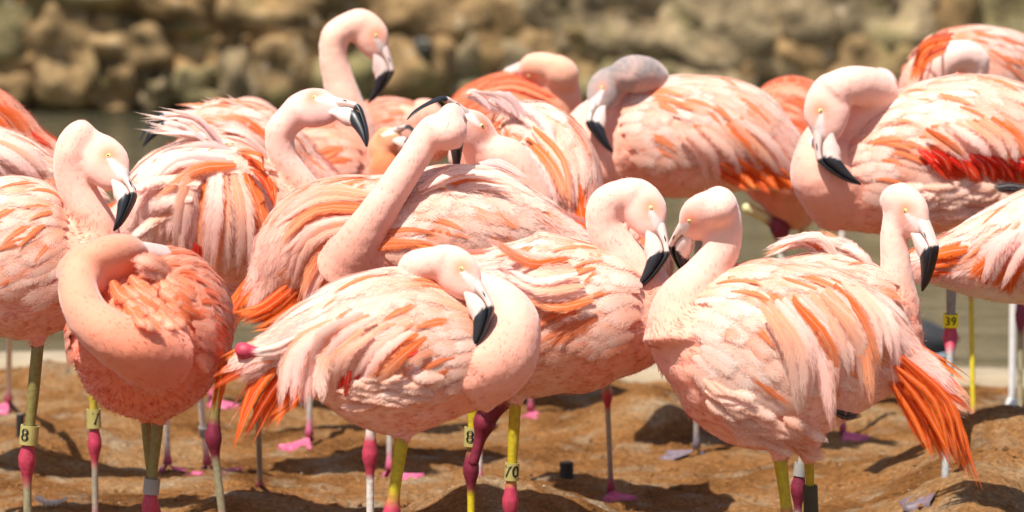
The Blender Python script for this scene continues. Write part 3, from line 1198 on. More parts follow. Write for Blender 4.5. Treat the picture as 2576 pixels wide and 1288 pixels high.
def band(b, root, hip, ank, foot, bd, k):
    """a plastic ring round the leg: where ('t' tibia or 's' shank, distance from the ankle), height, radius, material, number"""
    which, dist, hgt, rad, mat, num = bd[:6]
    ax = nrm(hip - ank) if which == 't' else nrm(foot - ank)
    c = ank + ax * dist
    axu = ax if ax[2] > 0 else -ax
    toc = nrm(CO - c)
    toc = nrm(toc - (toc @ axu) * axu)
    sdv = np.cross(toc, axu)
    if sdv @ CR < 0:
        sdv = -sdv
    seg = 24
    V, F = [], []
    prof = [(-hgt / 2, rad * .82), (-hgt / 2, rad), (hgt / 2, rad), (hgt / 2, rad * .82)]
    for (z, r) in prof:
        for j in range(seg):
            t = 2 * math.pi * j / seg
            V.append(c + axu * z + (toc * math.cos(t) + sdv * math.sin(t)) * r)
    for i in range(4):
        for j in range(seg):
            q = (j + 1) % seg
            F.append((i * seg + j, i * seg + q, ((i + 1) % 4) * seg + q, ((i + 1) % 4) * seg + j))
    o = mk('leg_band', V, F, M[mat], root, smooth_=False)
    if num:
        cu = bpy.data.curves.new('number', 'FONT')
        cu.body = num
        cu.size = hgt * .92
        cu.align_x = 'CENTER'
        cu.align_y = 'CENTER'
        cu.resolution_u = 3
        cu.offset = hgt * .012
        t = bpy.data.objects.new('number', cu)
        col.objects.link(t)
        dg = bpy.context.evaluated_depsgraph_get()
        me = bpy.data.meshes.new_from_object(t.evaluated_get(dg))
        bpy.data.objects.remove(t)
        ro = math.radians(bd[6] if len(bd) > 6 else 0)
        for v in me.vertices:
            an = v.co.x / rad + ro
            p = c + axu * v.co.y + (toc * math.cos(an) + sdv * math.sin(an)) * (rad + .0007)
            v.co = Vector(p)
        me.materials.clear()
        me.materials.append(M['ink'])
        q = bpy.data.objects.new('number', me)
        col.objects.link(q)
        q.parent = o
    return o


# ------------------------------------------------------------------ head details
def mandible(b, root, upper, open_deg=0.0):
    hs = b.hs / 780.0
    top = np.array(UP if upper else GP, float)
    bot = np.array(GP if upper else LO, float)
    wd = np.array(WU if upper else WL, float)
    n = 30
    A = catmull(np.hstack([top, bot, wd[:, None]]), n)
    hinge = np.array(GP[0], float)
    bk = b.spec['head'].get('bk', 1.0)
    if bk != 1.0:
        for c in (0, 2):
            A[:, c:c + 2] = np.array([865., 625.]) + (A[:, c:c + 2] - np.array([865., 625.])) * bk
    if open_deg and not upper:
        r = math.radians(open_deg)
        ca, sa = math.cos(r), math.sin(r)
        for c in (0, 2):
            d = A[:, c:c + 2] - hinge
            A[:, c:c + 2] = hinge + np.stack([d[:, 0] * ca - d[:, 1] * sa, d[:, 0] * sa + d[:, 1] * ca], 1)
    seg = 18
    V, F, Cc = [], [], []
    horn = lin('EAD3C8', .9) if b.spec.get('billc') is None else b.spec['billc']
    horn2 = lin('F2C9BC', .9)
    black = np.array([.014, .014, .017])
    line = np.array([.05, .04, .04])
    for i in range(n):
        t, bo, w = A[i, :2], A[i, 2:4], A[i, 4]
        u = i / (n - 1)
        cen = (t + bo) / 2
        half = (t - bo) / 2
        for j in range(seg):
            an = 2 * math.pi * j / seg
            cy, cx = math.cos(an), math.sin(an)
            cy = math.copysign(abs(cy) ** .85, cy)
            cx = math.copysign(abs(cx) ** .8, cx)
            gap = 0.97
            q = cen + half * cy * gap
            V.append(b.hp(q[0], q[1], cx * w * (.92 if upper else 1.0)))
            # the black tip starts at the bend
            ub = .43 + (.02 if upper else .06 * max(0, -cy))
            k = smooth(u + .012 * math.sin(j * 2.4), ub, ub + .035)
            c = horn * (1 - .35 * max(0, cy if upper else -cy)) + horn2 * (.35 * max(0, cy if upper else -cy))
            gline = (cy < -.97) if upper else (cy > .97)
            if gline and u > .14:
                c = line
            c = c * (1 - k) + black * k
            Cc.append(c)
    for i in range(n - 1):
        for j in range(seg):
            q = (j + 1) % seg
            F.append((i * seg + j, i * seg + q, (i + 1) * seg + q, (i + 1) * seg + j))
    F.append(tuple(range(seg)))
    F.append(tuple(range((n - 1) * seg, n * seg)))
    o = mk('upper_bill' if upper else 'lower_bill', V, F, M['bill'], root, cols=np.array(Cc))
    if upper:
        # slit nostrils
        for s in (-1, 1):
            P0 = [(945, 655), (958, 690), (966, 722)]
            vv, ff = [], []
            for (x, y), w in zip(P0, (2, 8, 2)):
                for d in (-1, 1):
                    vv.append(b.hp(x + d * w, y, s * (WU[2] * .80)))
            vv = [v + b.n * s * .0012 for v in vv]
            mk('nostril', vv, [(0, 1, 3, 2), (2, 3, 5, 4)], M['pupil'], o)
    return o


def sphere(name, c, r, mat, parent, seg=14, rings=9, squash=None):
    V, F = [], []
    for i in range(rings + 1):
        p = math.pi * i / rings
        for j in range(seg):
            t = 2 * math.pi * j / seg
            V.append(np.array([math.sin(p) * math.cos(t), math.sin(p) * math.sin(t), math.cos(p)]) * r)
    V = np.array(V)
    if squash is not None:
        ax, k = squash
        V = V - np.outer(V @ ax, ax) * (1 - k)
    V = V + c
    for i in range(rings):
        for j in range(seg):
            q = (j + 1) % seg
            F.append((i * seg + j, i * seg + q, (i + 1) * seg + q, (i + 1) * seg + j))
    return mk(name, V, F, mat, parent)


LATK = .66   # heads are narrower than they are deep


def head_half(b):
    """half width of the head at the eye"""
    return 200 * LATK


def body_shell(b):
    """overlapping closed tubes that a voxel remesh turns into one skin"""
    V1, F1 = tube(b.C, b.U, b.S, b.ru, b.rs, 28)
    N = b.neck
    T, U, S = par_frames(N[:, :3])
    V2, F2 = tube(N[:, :3], U, S, N[:, 3] * 1.03, N[:, 3] * 1.03, 20)
    H = b.head
    Th = nrm(np.gradient(H[:, :3], axis=0))
    nn = np.tile(b.n, (len(H), 1))
    pp = nrm(np.cross(Th, nn))
    V3, F3 = tube(H[:, :3], pp, nn, H[:, 3] * 1.03, H[:, 3] * LATK * 1.05, 20)
    V = np.vstack([V1, V2, V3])
    o1, o2 = len(V1), len(V1) + len(V2)
    F = F1 + [tuple(i + o1 for i in f) for f in F2] + [tuple(i + o2 for i in f) for f in F3]
    # thighs
    for lg in b.spec.get('legs', []):
        hip = np.array(at(*lg['hip'], b.spec['D'] + lg.get('dh', lg.get('dz', 0.0))))
        if lg.get('fold') or 'nothigh' in lg:
            continue
        top = hip + np.array([0, 0, .10])
        C = np.linspace(top, hip - np.array([0, 0, .012]), 8)
        r = np.linspace(.045, .011, 8) * lg.get('th', 1.0)
        Tt, Uu, Ss = par_frames(C)
        v, f = tube(C, Uu, Ss, r, r, 12)
        o = len(V)
        V = np.vstack([V, v])
        F += [tuple(i + o for i in q) for q in f]
    return V, F


def body_colours(b, co, no):
    sp = b.spec
    red = sp.get('depth', 0.0)
    neckc = sp.get('neckc', lin('FCC8B6', .94) * (1 - red) + lin('F09A70', .9) * red)
    breast = sp.get('breastc', lin('FAB198', .93) * (1 - red) + lin('EA6E40', .9) * red)
    belly = sp.get('bellyc', lin('FACBBA', .93) * (1 - red) + lin('EA8A5A', .9) * red)
    headc = sp.get('headc', lin('FBC4B4', .94) * (1 - red) + lin('EE9C7A', .9) * red)
    back = (PEACH * .5 + PALE * .5) * (1 - red) + CORAL * red
    n = len(co)
    iB = np.arange(0, 160, 4)
    dB = np.linalg.norm(co[:, None] - b.C[None, iB], axis=2) / (np.sqrt(b.ru[iB] * b.rs[iB]))[None]
    iN = np.arange(0, 90, 3)
    dN = np.linalg.norm(co[:, None] - b.neck[None, iN, :3], axis=2) / b.neck[iN, 3][None]
    iH = np.arange(0, 30, 2)
    dH = np.linalg.norm(co[:, None] - b.head[None, iH, :3], axis=2) / b.head[iH, 3][None]
    mB, mN, mH = dB.min(1), dN.min(1), dH.min(1)
    sB = b.g[iB][dB.argmin(1)]
    sN_ = (iN / 89)[dN.argmin(1)]
    down = no[:, 2]
    cb = breast[None] * np.ones((n, 1))
    f = smooth(sB, .75, .35)[:, None]
    # smooth() with swapped ends: belly colour towards the tail
    f = (1 - smooth(sB, .4, .8))[:, None]
    cb = cb * (1 - f) + belly * f
    f = smooth(down, .1, .6)[:, None] * .7
    cb = cb * (1 - f) + back * f
    cn = breast * (1 - smooth(sN_, .0, .45)[:, None]) + neckc * smooth(sN_, .0, .45)[:, None]
    wN = smooth(mB - np.minimum(mN, mH), -.12, .22)[:, None]
    c = cb * (1 - wN) + cn * wN
    wH = (smooth(mN - mH, -.1, .25) * smooth(mB - mH, -.1, .1))[:, None]
    c = c * (1 - wH) + headc * wH
    # warm skin round the eye, pale bare lore between eye and bill
    d = co - b.e
    al = d @ b.a * 780 / b.hs
    be = d @ b.b * 780 / b.hs
    la = np.abs(d @ b.n) * 780 / b.hs
    de = np.hypot(al + 15, be)
    nearhead = (np.abs(al) < 500) & (np.abs(be) < 500) & (la < 250)
    wE = np.where(nearhead, np.exp(-(de / 95) ** 2) * .7 * smooth(la, 40, 90), 0)[:, None]
    c = c * (1 - wE) + sp.get('eyec', lin('F0783C', .9)) * wE
    l0 = np.array(canon(812, 450)) * 780
    l1 = np.array(canon(905, 590)) * 780
    q = np.stack([al, be], 1) - l0
    dl = l1 - l0
    tt = np.clip(q @ dl / (dl @ dl), 0, 1)
    dist = np.linalg.norm(q - tt[:, None] * dl, axis=1)
    wL = np.where(nearhead, smooth(-dist, -(16 + 40 * tt) - 14, -(16 + 40 * tt) + 8), 0)[:, None]
    wL = wL * (0 if sp.get('tucked') else 1)
    c = c * (1 - wL) + lin('EFE2DA', .9) * wL
    if 'greyhead' in sp:
        g = sp['greyhead']
        gw = (smooth(sN_, .45, .75) * wN[:, 0])
        gw = np.maximum(gw, wH[:, 0] * .95) * (.7 + .3 * smooth(down, -.3, .5)) * 1.1
        gw = np.clip(gw, 0, 1)[:, None] * (.86 + .9 * fbm(co[:, :1] * 70 + co[:, 1:2] * 30, co[:, 2:3] * 70, 3, 8))
        gw = gw * (1 - wL) * (1 - .6 * wE)
        c = c * (1 - gw) + g * gw
    return np.clip(c, 0, .95), sB, sN_, wN[:, 0], wH[:, 0]


def down_part(b, root, me, co, no, cols, sB, sN_, wN, wH, count):
    """short soft barbs over breast, belly, neck and head, all one part"""
    tri = np.zeros(len(me.loop_triangles) * 3, np.int32)
    me.loop_triangles.foreach_get('vertices', tri)
    tri = tri.reshape(-1, 3)
    A, B, C = co[tri[:, 0]], co[tri[:, 1]], co[tri[:, 2]]
    ar = np.linalg.norm(np.cross(B - A, C - A), axis=1)
    vw = .75 - .25 * wN
    wt = ar * vw[tri[:, 0]]
    idx = rng.choice(len(tri), count, p=wt / wt.sum())
    u = rng.random((count, 2))
    f = u.sum(1) > 1
    u[f] = 1 - u[f]
    k = tri[idx]
    w3 = np.stack([1 - u.sum(1), u[:, 0], u[:, 1]], 1)
    p = (co[k] * w3[:, :, None]).sum(1)
    n = nrm((no[k] * w3[:, :, None]).sum(1))
    c = cols[k[:, 0]]
    # lie of the barbs: tailwards
    TB = -np.stack([np.interp(sB[k[:, 0]], b.g, b.T[:, q]) for q in range(3)], 1)
    Tn = nrm(np.gradient(b.neck[:, :3], axis=0))
    TN = -Tn[np.clip((sN_[k[:, 0]] * 89).astype(int), 0, 89)]
    wn = wN[k[:, 0]][:, None]
    T = TB * (1 - wn) + TN * wn
    wh = wH[k[:, 0]][:, None]
    T = T * (1 - wh) - b.a * wh
    T = T - (T * n).sum(1)[:, None] * n
    T = nrm(T + rng.normal(0, .16, T.shape))
    side = nrm(np.cross(T, n))
    bd = 1 - wn[:, 0]
    ln = (.0068 + .0080 * bd - .002 * wh[:, 0]) * rng.uniform(.6, 1.35, count)
    hw = (.00042 + .00018 * bd) * rng.uniform(.7, 1.3, count)
    el = .05 + .03 * np.abs(rng.normal(0, 1, count))
    el = np.where(rng.random(count) < .10, .30, el) * (1 - .3 * bd)
    dirv = nrm(T + n * el[:, None])
    p0 = p - n * .0006
    m1 = p0 + dirv * (ln * .5)[:, None] + side * hw[:, None]
    m2 = p0 + dirv * (ln * .5)[:, None] - side * hw[:, None]
    tp = p0 + dirv * ln[:, None] - n * (ln * .10)[:, None]
    V = np.stack([p0, m1, tp, m2], 1).reshape(-1, 3)
    mesh = bpy.data.meshes.new('down_plumage')
    mesh.vertices.add(len(V))
    mesh.vertices.foreach_set('co', V.ravel().astype(np.float32))
    mesh.loops.add(count * 4)
    mesh.loops.foreach_set('vertex_index', np.arange(count * 4, dtype=np.int32))
    mesh.polygons.add(count)
    mesh.polygons.foreach_set('loop_start', np.arange(0, count * 4, 4, dtype=np.int32))
    mesh.polygons.foreach_set('loop_total', np.full(count, 4, np.int32))
    mesh.update(calc_edges=True)
    ca = mesh.color_attributes.new('Col', 'FLOAT_COLOR', 'POINT')
    cc = np.clip(c * (1 + rng.normal(0, .06, (count, 1))), 0, .95)
    C4 = np.ones((count, 4, 4), np.float32)
    C4[:, :, :3] = cc[:, None, :]
    ca.data.foreach_set('color', C4.ravel())
    mesh.polygons.foreach_set('use_smooth', np.ones(count, bool))
    mesh.normals_split_custom_set_from_vertices(np.repeat(n, 4, axis=0).astype(np.float32))
    mesh.materials.append(M['down'])
    o = bpy.data.objects.new('down_plumage', mesh)
    col.objects.link(o)
    o.parent = root
    o['kind'] = 'stuff'
    return o


def finish_bird(b, me):
    sp = b.spec
    root = bpy.data.objects.new('flamingo', None)
    col.objects.link(root)
    root.empty_display_size = .1
    tag(root, sp['label'], 'flamingo', 'flamingos gathered on the sand')
    b.root = root
    nv = len(me.vertices)
    co = np.zeros(nv * 3, np.float32)
    me.vertices.foreach_get('co', co)
    co = co.reshape(-1, 3).astype(float)
    no = np.zeros(nv * 3, np.float32)
    me.vertices.foreach_get('normal', no)
    no = no.reshape(-1, 3).astype(float)
    cols, sB, sN_, wN, wH = body_colours(b, co, no)
    # low folds and clumps of the body plumage
    n3 = fbm(co[:, 0] * 30 + co[:, 1] * 11, co[:, 2] * 30 - co[:, 1] * 9, 3, 3)
    amp = (.010 * (1 - wN) + .003 * wN) * (1 - wH)
    co2 = co + no * (n3 * amp)[:, None]
    me.vertices.foreach_set('co', co2.ravel().astype(np.float32))
    ca = me.color_attributes.new('Col', 'FLOAT_COLOR', 'POINT')
    c4 = np.ones((nv, 4), np.float32)
    c4[:, :3] = cols
    ca.data.foreach_set('color', c4.ravel())
    me.polygons.foreach_set('use_smooth', [True] * len(me.polygons))
    me.materials.clear()
    me.materials.append(M['plumage'])
    me.name = 'body'
    me.update()
    body = bpy.data.objects.new('body', me)
    col.objects.link(body)
    body.parent = root
    me.calc_loop_triangles()
    b.bvh = BVHTree.FromPolygons([Vector(v) for v in co2], [tuple(p.vertices) for p in me.polygons])
    down_part(b, root, me, co2, no, cols, sB, sN_, wN, wH, int(sp.get('down', 9000) * 1.25))
    # bill and eyes
    if not sp.get('nobill'):
        mandible(b, root, True)
        mandible(b, root, False, sp.get('open', 0.0))
    hs = b.hs / 780.0
    for s in (-1, 1):
        # find the skin at the eye
        o = b.e + b.n * s * .08
        hit = b.bvh.ray_cast(Vector(o), Vector(-b.n * s))
        lat = (Vector(b.e) - hit[0]).length if hit[0] is not None and hit[3] < .08 else head_half(b) * hs
        c = b.e + b.n * s * (lat - 11 * hs)
        ey = sphere('eye', c, 27 * hs, M['iris'], root, squash=(b.n, .75))
        sphere('pupil', c + b.n * s * 15.5 * hs, 10.5 * hs, M['pupil'], ey, 10, 6, squash=(b.n, .6))
    # wings
    dens = sp.get('dens', 1.0)
    b.wings = {}
    for side in (b.near, -b.near):
        b.wings[side] = wing_feathers(b, root, side, dens)
    # tail
    rt = .0
    p, n = surf(b, np.repeat([.10, .03, -.05, -.12], 8), np.tile(np.linspace(0, 315, 8), 4), 1.0, 0)
    cen = np.array([q for q in p.reshape(4, 8, 3).mean(1)])
    sh = np.array([.9, .8, .6, .12])
    p = (cen[:, None] + (p.reshape(4, 8, 3) - cen[:, None]) * sh[:, None, None]).reshape(-1, 3)
    F = [(r * 8 + c, r * 8 + (c + 1) % 8, (r + 1) * 8 + (c + 1) % 8, (r + 1) * 8 + c) for r in range(3) for c in range(8)]
    tail = mk('tail', p, F, M['plumage'], root, cols=np.tile(sp.get('tailc', ORANGE), (len(p), 1)))
    b.tail = tail
    nt_ = sp.get('tail_n', 14)
    for i in range(nt_):
        th = -100 + 200 * (i + .5) / nt_
        c0, c1, e = pick(b, 'tail')
        L = rng.uniform(.10, .15) * sp.get('tail_len', 1.0)
        s = .10 - (L / b.L) * _vs
        pp, nn = surf(b, s, np.full(NV, abs(th)), math.copysign(1, th), 0)
        pp = pp + nn * (.006 + .004 * _vs)[:, None]
        feather(b, tail, pp, nn, .011, 'point', c0, c1, e)
    # legs
    b.legs = []
    for lg in sp.get('legs', []):
        leg(b, root, lg)
    for fn in sp.get('extra', []):
        fn(b)
    # put the Empty at the bird's base
    if b.legs:
        fx = np.mean([l[2] for l in b.legs], axis=0)
        base = np.array([fx[0], fx[1], float(gz(fx[0], fx[1]))])
    else:
        m = b.C[80]
        base = np.array([m[0], m[1], float(gz(m[0], m[1]))])
    root.location = base
    for ch in root.children:
        ch.matrix_parent_inverse = Matrix.Translation(-Vector(base))
    return root
# ------------------------------------------------------------------ the flock
# body: stations from tail to breast (x, y, half height, half width[, depth]); neck: (x, y, radius[, depth]) from the breast up
GREYJ = lin('9A8E8A', .85)
BIRDS = []
FLUFFC = [(lin('F6BEA2', .93), lin('FBD3BC', .94), lin('F7C4AA', .93)), (lin('F7C6AE', .93), PALE, lin('F9CFB8', .93))]


def bird(**k):
    BIRDS.append(k)


# --- front row
def x_sleeper(b):
    w = b.wings[b.near] if True else None
    fan(b, w, [(430, 690, 0), (480, 720, 0), (505, 800, 0)], [(490, 690, 0), (550, 790, 0), (552, 930, 0)], 9, 13, 'long', use_surf=True, jit=6)
    fluff(b, w, [(280, 700), (360, 672), (450, 680)], [(330, 800), (400, 815), (470, 800)], 7, 7, (48, 34), 17, [(CORAL, lin('F8B090', .92), CORAL), (lin('F5A07A', .92), lin('F9BC9C', .92), CORAL), (ORANGE * .5 + CORAL * .5, CORAL, CORAL)], dz=-.004)
    fan(b, w, [(440, 690, -.08), (390, 655, -.13), (335, 650, -.145)], [(440, 720, -.08), (395, 690, -.13), (345, 690, -.145)], 8, 17, cols=(lin('F5A584', .92), lin('F9C4AE', .92), lin('F5A584', .92)), jit=5, kind='long')
    fan(b, w, [(540, 900), (545, 960), (527, 1050)], [(575, 880), (565, 950), (545, 1040)], 4, 8, 'tail', dz=-.02, jit=4)


bird(key='sleeper', D=7.3, depth=.72, accent=.25, neckc=lin('F0A284', .9), headc=lin('E89A7C', .9), label='deep orange flamingo asleep facing us, neck coiled across its breast',
     body=[(490, 800, 70, 60, .26), (470, 810, 140, 105, .17), (430, 825, 192, 150, .08), (385, 850, 205, 182, -.01), (355, 865, 192, 180, -.08), (340, 875, 145, 140, -.14), (332, 880, 80, 78, -.18)],
     neck=[(400, 900, 100, -.15), (350, 880, 82, -.205), (285, 850, 66, -.225), (222, 795, 54, -.21), (196, 725, 48, -.18), (208, 665, 46, -.14)],
     head=dict(eye=(306, 640, -.10), tip=(395, 735, .08), face=1, yaw=10), tucked=True, both=True, hang=.7, wing_low=100, down=15000, dens=1.1, nobill=False,
     legs=[dict(hip=(398, 1050), ankle=(377, 1268), c='olive', r=1.0, bands=[('t', .030, .026, .0135, 'band_grey', '')], dz=-.02),
           dict(hip=(366, 1050), ankle=(388, 1290), c='olive', r=.85, dz=.05)],
     extra=[x_sleeper])


def x_centre(b):
    w = b.wings[b.near]
    fan(b, b.tail, [(700, 900), (630, 990), (568, 1140)], [(790, 960), (745, 1010), (690, 1065)], 15, 11, 'tail', dz=-.03, jit=9)
    fan(b, b.tail, [(690, 880), (640, 950), (575, 1050)], [(720, 900), (650, 980), (600, 1090)], 5, 10, cols=(CORAL, PEACH, CORAL), dz=.0, jit=9)
    fan(b, b.tail, [(740, 850), (690, 868), (632, 880)], [(745, 890), (690, 905), (640, 905)], 7, 10, cols=(PALE, lin('E9E2D8', .9), PALE), dz=-.05, jit=5)
    # long pale feathers hanging over the tail
    fan(b, w, [(830, 800), (720, 880), (700, 1040)], [(1000, 860), (930, 930), (900, 1000)], 13, 17, 'long', kind='long', use_surf=True, jit=8, dz=-.004)
    fan(b, w, [(900, 780), (800, 850), (770, 960)], [(1080, 850), (1010, 900), (960, 960)], 10, 16, 'long', kind='long', use_surf=True, jit=8, dz=-.012)
    fan(b, w, [(1000, 900), (990, 920), (1010, 905)], [(1060, 880), (1040, 890), (1010, 880)], 4, 8, 'red', use_surf=True, jit=5, dz=-.012)
    fluff(b, w, [(1120, 930), (1000, 960), (930, 970)], [(1110, 1010), (1000, 1030), (930, 1030)], 4, 7, (-80, -6), 15, FLUFFC, dz=-.005)
    fan(b, w, [(850, 930), (840, 970), (840, 1005)], [(960, 940), (950, 975), (950, 1000)], 5, 12, 'red', use_surf=True, jit=4, dz=-.002)


bird(key='centre', D=7.2, depth=.05, accent=.12, label='pale pink flamingo with bill buried in its coiled neck, orange tail plumes hanging',
     body=[(680, 900, 45, 40), (770, 885, 110, 85), (890, 885, 180, 130), (1010, 895, 205, 155), (1115, 905, 172, 150), (1205, 915, 118, 120), (1255, 905, 78, 85)],
     neck=[(1180, 930, 120, -.02), (1258, 895, 94, -.03), (1288, 815, 70, -.015), (1245, 755, 58, .03), (1160, 725, 48, .06), (1075, 712, 46, .04), (1048, 678, 48, .0)],
     head=dict(eye=(1170, 684, -.035), tip=(1186, 866, -.075), face=1, yaw=15, hk=1.12), down=15000, dens=1.15, tailc=DEEP, tail_n=8,
     legs=[dict(hip=(1012, 1095), ankle=(984, 1300), c='yellow', r=1.25, dz=-.03),
           dict(hip=(668, 888), ankle=(608, 882), fold=(665, 905), fdz=.03, c='white', r=1.0, dz=-.03)],
     extra=[x_centre])


def x_right(b):
    w = b.wings[b.near]
    fan(b, b.tail, [(2270, 900), (2400, 1030), (2468, 1235)], [(2235, 950), (2290, 1060), (2330, 1140)], 20, 11, 'tail', dz=-.04, jit=10)
    fan(b, b.tail, [(2270, 890), (2390, 1000), (2440, 1160)], [(2250, 930), (2330, 1020), (2390, 1180)], 9, 11, 'tail', dz=-.06, jit=9)
    fan(b, b.tail, [(2270, 880, .04), (2370, 940, .05), (2450, 1015, .05)], [(2270, 920, .04), (2370, 1000, .05), (2440, 1060, .05)], 6, 17, cols=(PALE, PEACH, PALE), jit=7, kind='long')
    fan(b, w, [(1930, 760), (2030, 900), (2060, 1100)], [(2180, 720), (2260, 820), (2275, 960)], 14, 20, 'long', kind='long', use_surf=True, jit=8, dz=-.006)
    fan(b, w, [(1900, 770), (1970, 890), (1990, 1040)], [(2150, 700), (2230, 790), (2250, 900)], 12, 18, 'long', kind='long', use_surf=True, jit=8, dz=-.013)
    fan(b, w, [(2095, 1030, -.005), (2130, 1042, -.005), (2165, 1040, -.005)], [(2095, 1040), (2135, 1052), (2172, 1048)], 2, 9, cols=(np.array([.02, .018, .018]),) * 3, use_surf=True, jit=2)
    # fluffed white flank
    fluff(b, w, [(1750, 940), (1850, 1010), (2000, 1060)], [(1800, 1050), (1900, 1110), (2010, 1120)], 5, 9, (80, 36), 14, FLUFFC)


bird(key='right', D=7.3, depth=.0, accent=.14, label='pale pink flamingo with bright orange drooping tail, face to face with another',
     body=[(2290, 930, 55, 45), (2190, 900, 145, 100), (2070, 890, 205, 140), (1940, 900, 235, 165), (1820, 890, 210, 160), (1730, 880, 150, 125), (1680, 880, 85, 85)],
     neck=[(1720, 860, 105, -.02), (1722, 770, 78, -.01), (1772, 700, 58), (1815, 630, 46), (1826, 565, 42), (1808, 515, 46)],
     head=dict(eye=(1746, 541, 0), tip=(1740, 722, .06), face=-1, yaw=-18, hk=.95), down=15000, dens=1.2, tailc=DEEP, tail_n=8,
     legs=[dict(hip=(1962, 1150), ankle=(1985, 1330), c='yellow', r=1.25, dz=-.03),
           dict(hip=(2035, 1150), ankle=(2042, 1325), c='yellow', r=.9, dz=.04, bands=[('t', .045, .05, .0125, 'band_black', '')]),
           ],
     extra=[x_right])


# --- second row
def x_face(b):
    w = b.wings[b.near]
    fan(b, w, [(1420, 640), (1330, 640), (1220, 590)], [(1500, 760), (1380, 780), (1270, 720)], 13, 15, 'long', kind='long', use_surf=True, jit=9, dz=-.008)


bird(key='face', D=7.5, depth=.05, accent=.22, label='pale pink flamingo touching bills with another, leg band reading 70',
     body=[(1120, 700, 60, 60), (1200, 750, 130, 110), (1310, 795, 200, 150), (1430, 805, 190, 160), (1535, 810, 165, 145), (1610, 820, 120, 115), (1648, 815, 75, 80)],
     neck=[(1620, 810, 100), (1618, 730, 74), (1568, 650, 56), (1522, 575, 46), (1524, 515, 45)],
     head=dict(eye=(1641, 531, -.01), tip=(1602, 730, -.05), face=1, yaw=10), down=14000, dens=1.15,
     legs=[dict(hip=(1297, 1005), ankle=(1284, 1256), c='yellow', r=1.05, dz=-.02, bands=[('t', .048, .030, .0125, 'band_olive', '70')]),
           dict(hip=(1290, 1000), ankle=(1222, 1052), fold=(1190, 1168), c='crimson', jd=True, r=1.4, dz=.03)],
     extra=[x_face])
bird(key='leftneck', D=7.8, depth=.12, accent=.16, label='pale flamingo with neck bent like a hook, leg band reading 8',
     body=[(-210, 640, 60, 60), (-110, 640, 130, 100), (-10, 650, 190, 130), (80, 662, 195, 140), (155, 665, 165, 125), (210, 655, 115, 100), (240, 645, 75, 80)],
     neck=[(225, 660, 100), (240, 590, 64), (210, 515, 52), (180, 435, 44), (181, 385, 46), (200, 348, 44, .005), (228, 338, 40, .005)],
     head=dict(eye=(284, 406, -.02), tip=(284, 562, -.075), face=1, yaw=18, hk=1.32, raw=True, bk=.80), down=14000, dens=1.0,
     legs=[dict(hip=(96, 860), ankle=(68, 1150), c='olive', r=1.15, dz=-.02, bands=[('t', .040, .034, .0165, 'band_olive', '8', -28)])])


def x_upneck(b):
    w = b.wings[b.near]
    for A, B, n in (([(2080, 660), (2010, 610), (1905, 640)], [(2120, 670), (2060, 595), (1960, 598)], 10), ([(2160, 680), (2110, 612), (2030, 592)], [(2210, 710), (2185, 650), (2125, 618)], 10),
                    ([(2050, 720), (1980, 680), (1900, 680)], [(2110, 720), (2040, 670), (1930, 640)], 6)):
        fan(b, w, [(*p, .0) for p in A], [(*p, -.02) for p in B], n, 13, 'plume', kind='plume', jit=9)


bird(key='upneck', D=7.9, depth=.05, accent=.22, ruffle=1.6, label='flamingo holding its neck straight up and its bill straight down, back feathers ruffled',
     body=[(1880, 800, 60, 60), (1950, 800, 115, 100), (2040, 800, 150, 125), (2130, 815, 155, 135), (2205, 835, 135, 120), (2250, 855, 90, 90)],
     neck=[(2262, 860, 62), (2264, 780, 50), (2256, 690, 40), (2250, 600, 36, .01), (2258, 530, 36, .02)],
     head=dict(eye=(2302, 530, -.015), tip=(2322, 732, -.04), face=1, yaw=48), down=9000, dens=.8, legs=[dict(hip=(2045, 980), ankle=(2008, 1222), c='grey', jd=True, bands=[('t', .030, .024, .013, 'band_grey', '')])], extra=[x_upneck])


def x_arch(b):
    w = b.wings[b.near]
    # loose plumes streaming back over the tail end
    fan(b, w, [(1130, 440), (1220, 425, -.03), (1330, 470, -.02)], [(1150, 520), (1270, 510, -.03), (1380, 565, -.02)], 12, 12, 'plume', jit=9, dz=-.04)
    fan(b, w, [(1050, 470), (1150, 425), (1260, 425)], [(1080, 520), (1190, 470), (1310, 500)], 9, 11, 'plume', jit=8, dz=-.07)
    fan(b, w, [(1180, 420, .0), (1260, 405, .0), (1345, 440, .0)], [(1150, 430), (1240, 415), (1330, 460)], 4, 7, cols=(LILAC, PALE, LILAC), jit=8, dz=-.01)


bird(key='arch', D=7.75, depth=.05, accent=.12, ruffle=1.5, label='flamingo stretching its neck diagonally over its back, head turned away and bill hanging',
     body=[(1410, 600, 45, 45), (1335, 590, 90, 80), (1225, 585, 145, 115), (1105, 600, 165, 140), (990, 640, 138, 135), (900, 672, 112, 115), (858, 680, 82, 88)], front=.78,
     neck=[(890, 672, 98, -.03), (912, 598, 58, -.075), (968, 508, 44, -.09), (1032, 412, 39, -.085), (1088, 330, 39, -.075)],
     head=dict(eye=(1138, 300, -.04), tip=(1148, 430, .07), face=1, yaw=-78), down=14000, dens=1.1,
     legs=[dict(hip=(1192, 1000), ankle=(1185, 1172), c='yellow', r=1.05, jd=True, bands=[('t', .052, .034, .0145, 'band_olive', '80', 15)])],
     extra=[x_arch])


def x_behind_arch(b):
    fan(b, b.tail, [(720, 690), (650, 760), (580, 775)], [(790, 760), (720, 810), (650, 840)], 14, 11, 'tail', dz=-.05, jit=9)
    w = b.wings[b.near]
    fan(b, w, [(900, 520), (760, 560), (700, 690)], [(930, 640), (830, 720), (790, 820)], 13, 15, 'long', kind='long', use_surf=True, jit=8, dz=-.008)
    fan(b, w, [(940, 480), (800, 470), (690, 540)], [(930, 560), (800, 580), (710, 670)], 10, 14, 'long', kind='long', use_surf=True, jit=9, dz=-.014)


